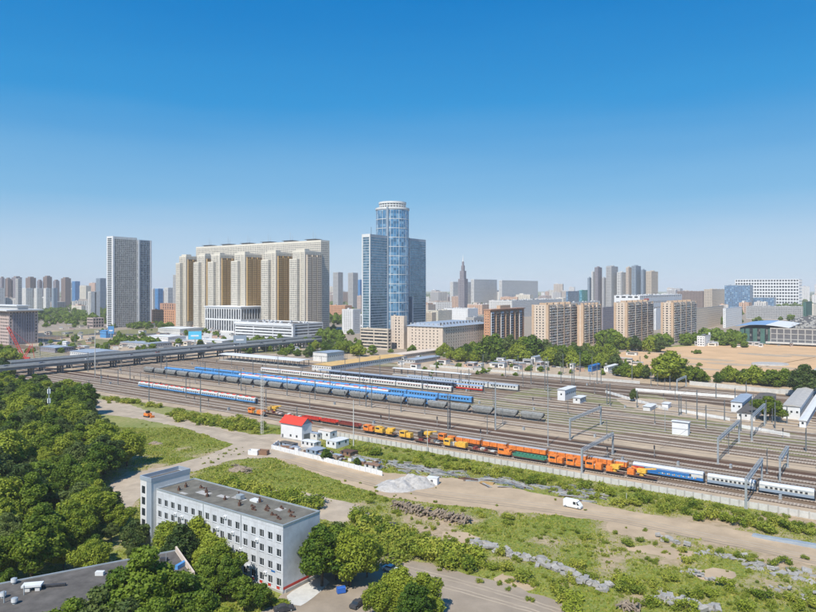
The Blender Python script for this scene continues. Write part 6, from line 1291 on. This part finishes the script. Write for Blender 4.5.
# ------------------------------------------------------------------ shrubs
q = random.Random(55); random.seed(55)
NSH = 0
def shrub_band(lb, spec, every=1):
    global NSH
    for x0, x1, y0, y1, n, h0, h1, sp in spec:
        for k in range(n):
            t = (k + q.random()) / n; X, Y = P(x0 + (x1 - x0) * t, y0 + (y1 - y0) * t + q.gauss(0, sp)); h_ = q.uniform(h0, h1); w_ = q.uniform(.9, 1.5)
            if inpoly(np.array(X), np.array(Y), pc) or X * VX + Y * VY > 242: continue
            if h_ > every:
                NSH += 1; sz = 'tall' if h_ > h0 + (h1 - h0) * .6 else 'low'; th_ = ('left', 'middle', 'right')[min(2, int(3 * t))]
                shrub(X, Y, h_, '%s %s, %s stretch' % (sz, lb, th_), '%ss, %s, %s stretch' % (lb, sz, th_), w_)
            else: s_ = h_ / 1.9; merge_add('scrub', q.choice(SHR), X, Y, q.uniform(0, 6), (s_ * w_, s_ * w_, s_))
shrub_band('yellow-green bush along the panel fence', [(350, 816, 450, 536, 74, 1.3, 3.3, 3.2)], 2.0); shrub_band('x', [(380, 816, 448, 529, 120, .6, 1.8, 3.4)], 9)
shrub_band('green bush on the slope below the left tracks', [(105, 165, 400, 407, 26, 1.6, 3.2, 1.0), (168, 262, 416, 431, 44, 1.8, 4.4, 2.2), (176, 225, 415, 423, 14, 2.0, 4.2, 1.6)], 2.2)
shrub_band('dark green bush in the hedge behind the office block', [(222, 312, 487, 509, 54, 1.8, 4.2, 2.2)], 2.6)
shrub_band('bright bush in the thicket by the asphalt road', [(355, 395, 522, 552, 20, 2.2, 4.5, 5), (395, 470, 545, 566, 30, 2.0, 4.6, 3), (380, 440, 535, 552, 18, 2, 4.0, 4), (300, 360, 530, 540, 10, 2, 3.5, 4)], 2.8)
shrub_band('bush scattered over waste ground', [(470, 700, 555, 612, 26, 1.0, 2.6, 7), (430, 816, 512, 572, 30, .8, 2.0, 6), (620, 816, 585, 608, 20, 1.0, 2.6, 6), (550, 580, 585, 612, 6, 2, 2.8, 6)], 1.7)
shrub_band('x', [(430, 816, 520, 600, 200, .3, .95, 14), (370, 470, 500, 560, 70, .5, 1.5, 10), (200, 420, 462, 505, 110, .3, .8, 6), (140, 250, 428, 455, 50, .3, .8, 4), (480, 816, 575, 612, 60, .4, 1.2, 8)], 9)
shrub_band('bush beside the foot of the office block', [(262, 288, 602, 607, 10, .9, 1.6, 1.2), (256, 270, 590, 600, 6, 1, 2, 1)], 0)
merge_build('scrub', 'low_scrub', 'shrub_leaf', 'low scrub spread over the waste ground and the strip by the fence', 'scrub')
print('shrubs', NSH)
# kerb by the planting
# ------------------------------------------------------------------ weeds and grass, too many to count
g = np.random.default_rng(8); n = 480000
b_ = 110 + (250 - 110) * g.random(n); Yv = 120 + 225 * g.random(n); Xv = -230 + 460 * g.random(n)
ok = (np.abs(Xv / Yv) < .66) & (Xv * VX + Yv * VY < 243.5) & (Yv > 118)
Xv, Yv = Xv[ok], Yv[ok]; br = bareness(Xv, Yv); ok = g.random(len(Xv)) > br * 1.15 - .05
for poly in EXCL:
    if len(poly) < 900: ok &= ~inpoly(Xv, Yv, poly)
ok &= ~((proj(Xv, Yv)[0] > 0) & inpoly(Xv, Yv, fw)) | (g.random(len(Xv)) < .3)
Xv, Yv = Xv[ok], Yv[ok]; n = len(Xv); cl = fbm(Xv, Yv, 9, 3); hh = (.18 + .75 * np.clip(cl - .35, 0, 1) * 1.7 * g.random(n))[:, None] * 1.15
an = g.random(n) * 6.28; dx = np.stack([np.cos(an), np.sin(an), np.zeros(n)], 1) * (.16 + .22 * g.random(n))[:, None]; le = np.stack([g.normal(size=n) * .2, g.normal(size=n) * .2, np.ones(n)], 1)
base = np.stack([Xv, Yv, np.full(n, -.02)], 1); v = np.stack([base - dx, base + dx, base + dx * .6 + le * hh, base - dx * .5 + le * hh * .9], 1).reshape(-1, 3)
o = link('grass_and_weeds', np_mesh('grass_and_weeds', v, np.arange(4 * n).reshape(-1, 4), 'weed')); o['kind'] = 'stuff'; tag(o, 'rough grass and weeds covering the waste ground', 'grass')
print('weeds', n, 'trees', TREEN)

# ------------------------------------------------------------------ haze
m = MB(); m.box(-9800, 9800, -800, 13000, -1, 192, 'white_paint'); hz = m.build('haze', kind='stuff'); hm = bpy.data.materials.new('haze'); hm.use_nodes = True; ht = hm.node_tree; ht.nodes.remove(ht.nodes['Principled BSDF'])
pv = ht.nodes.new('ShaderNodeVolumePrincipled'); pv.inputs['Color'].default_value = (.93, .96, 1, 1); pv.inputs['Density'].default_value = .000085; pv.inputs['Anisotropy'].default_value = -.15; ht.links.new(pv.outputs[0], ht.nodes['Material Output'].inputs['Volume'])
hz.data.materials.clear(); hz.data.materials.append(hm)
for o in bpy.data.objects:
    for k_ in ('_used', '_w', '_d', '_h'):
        if k_ in o.keys(): del o[k_]
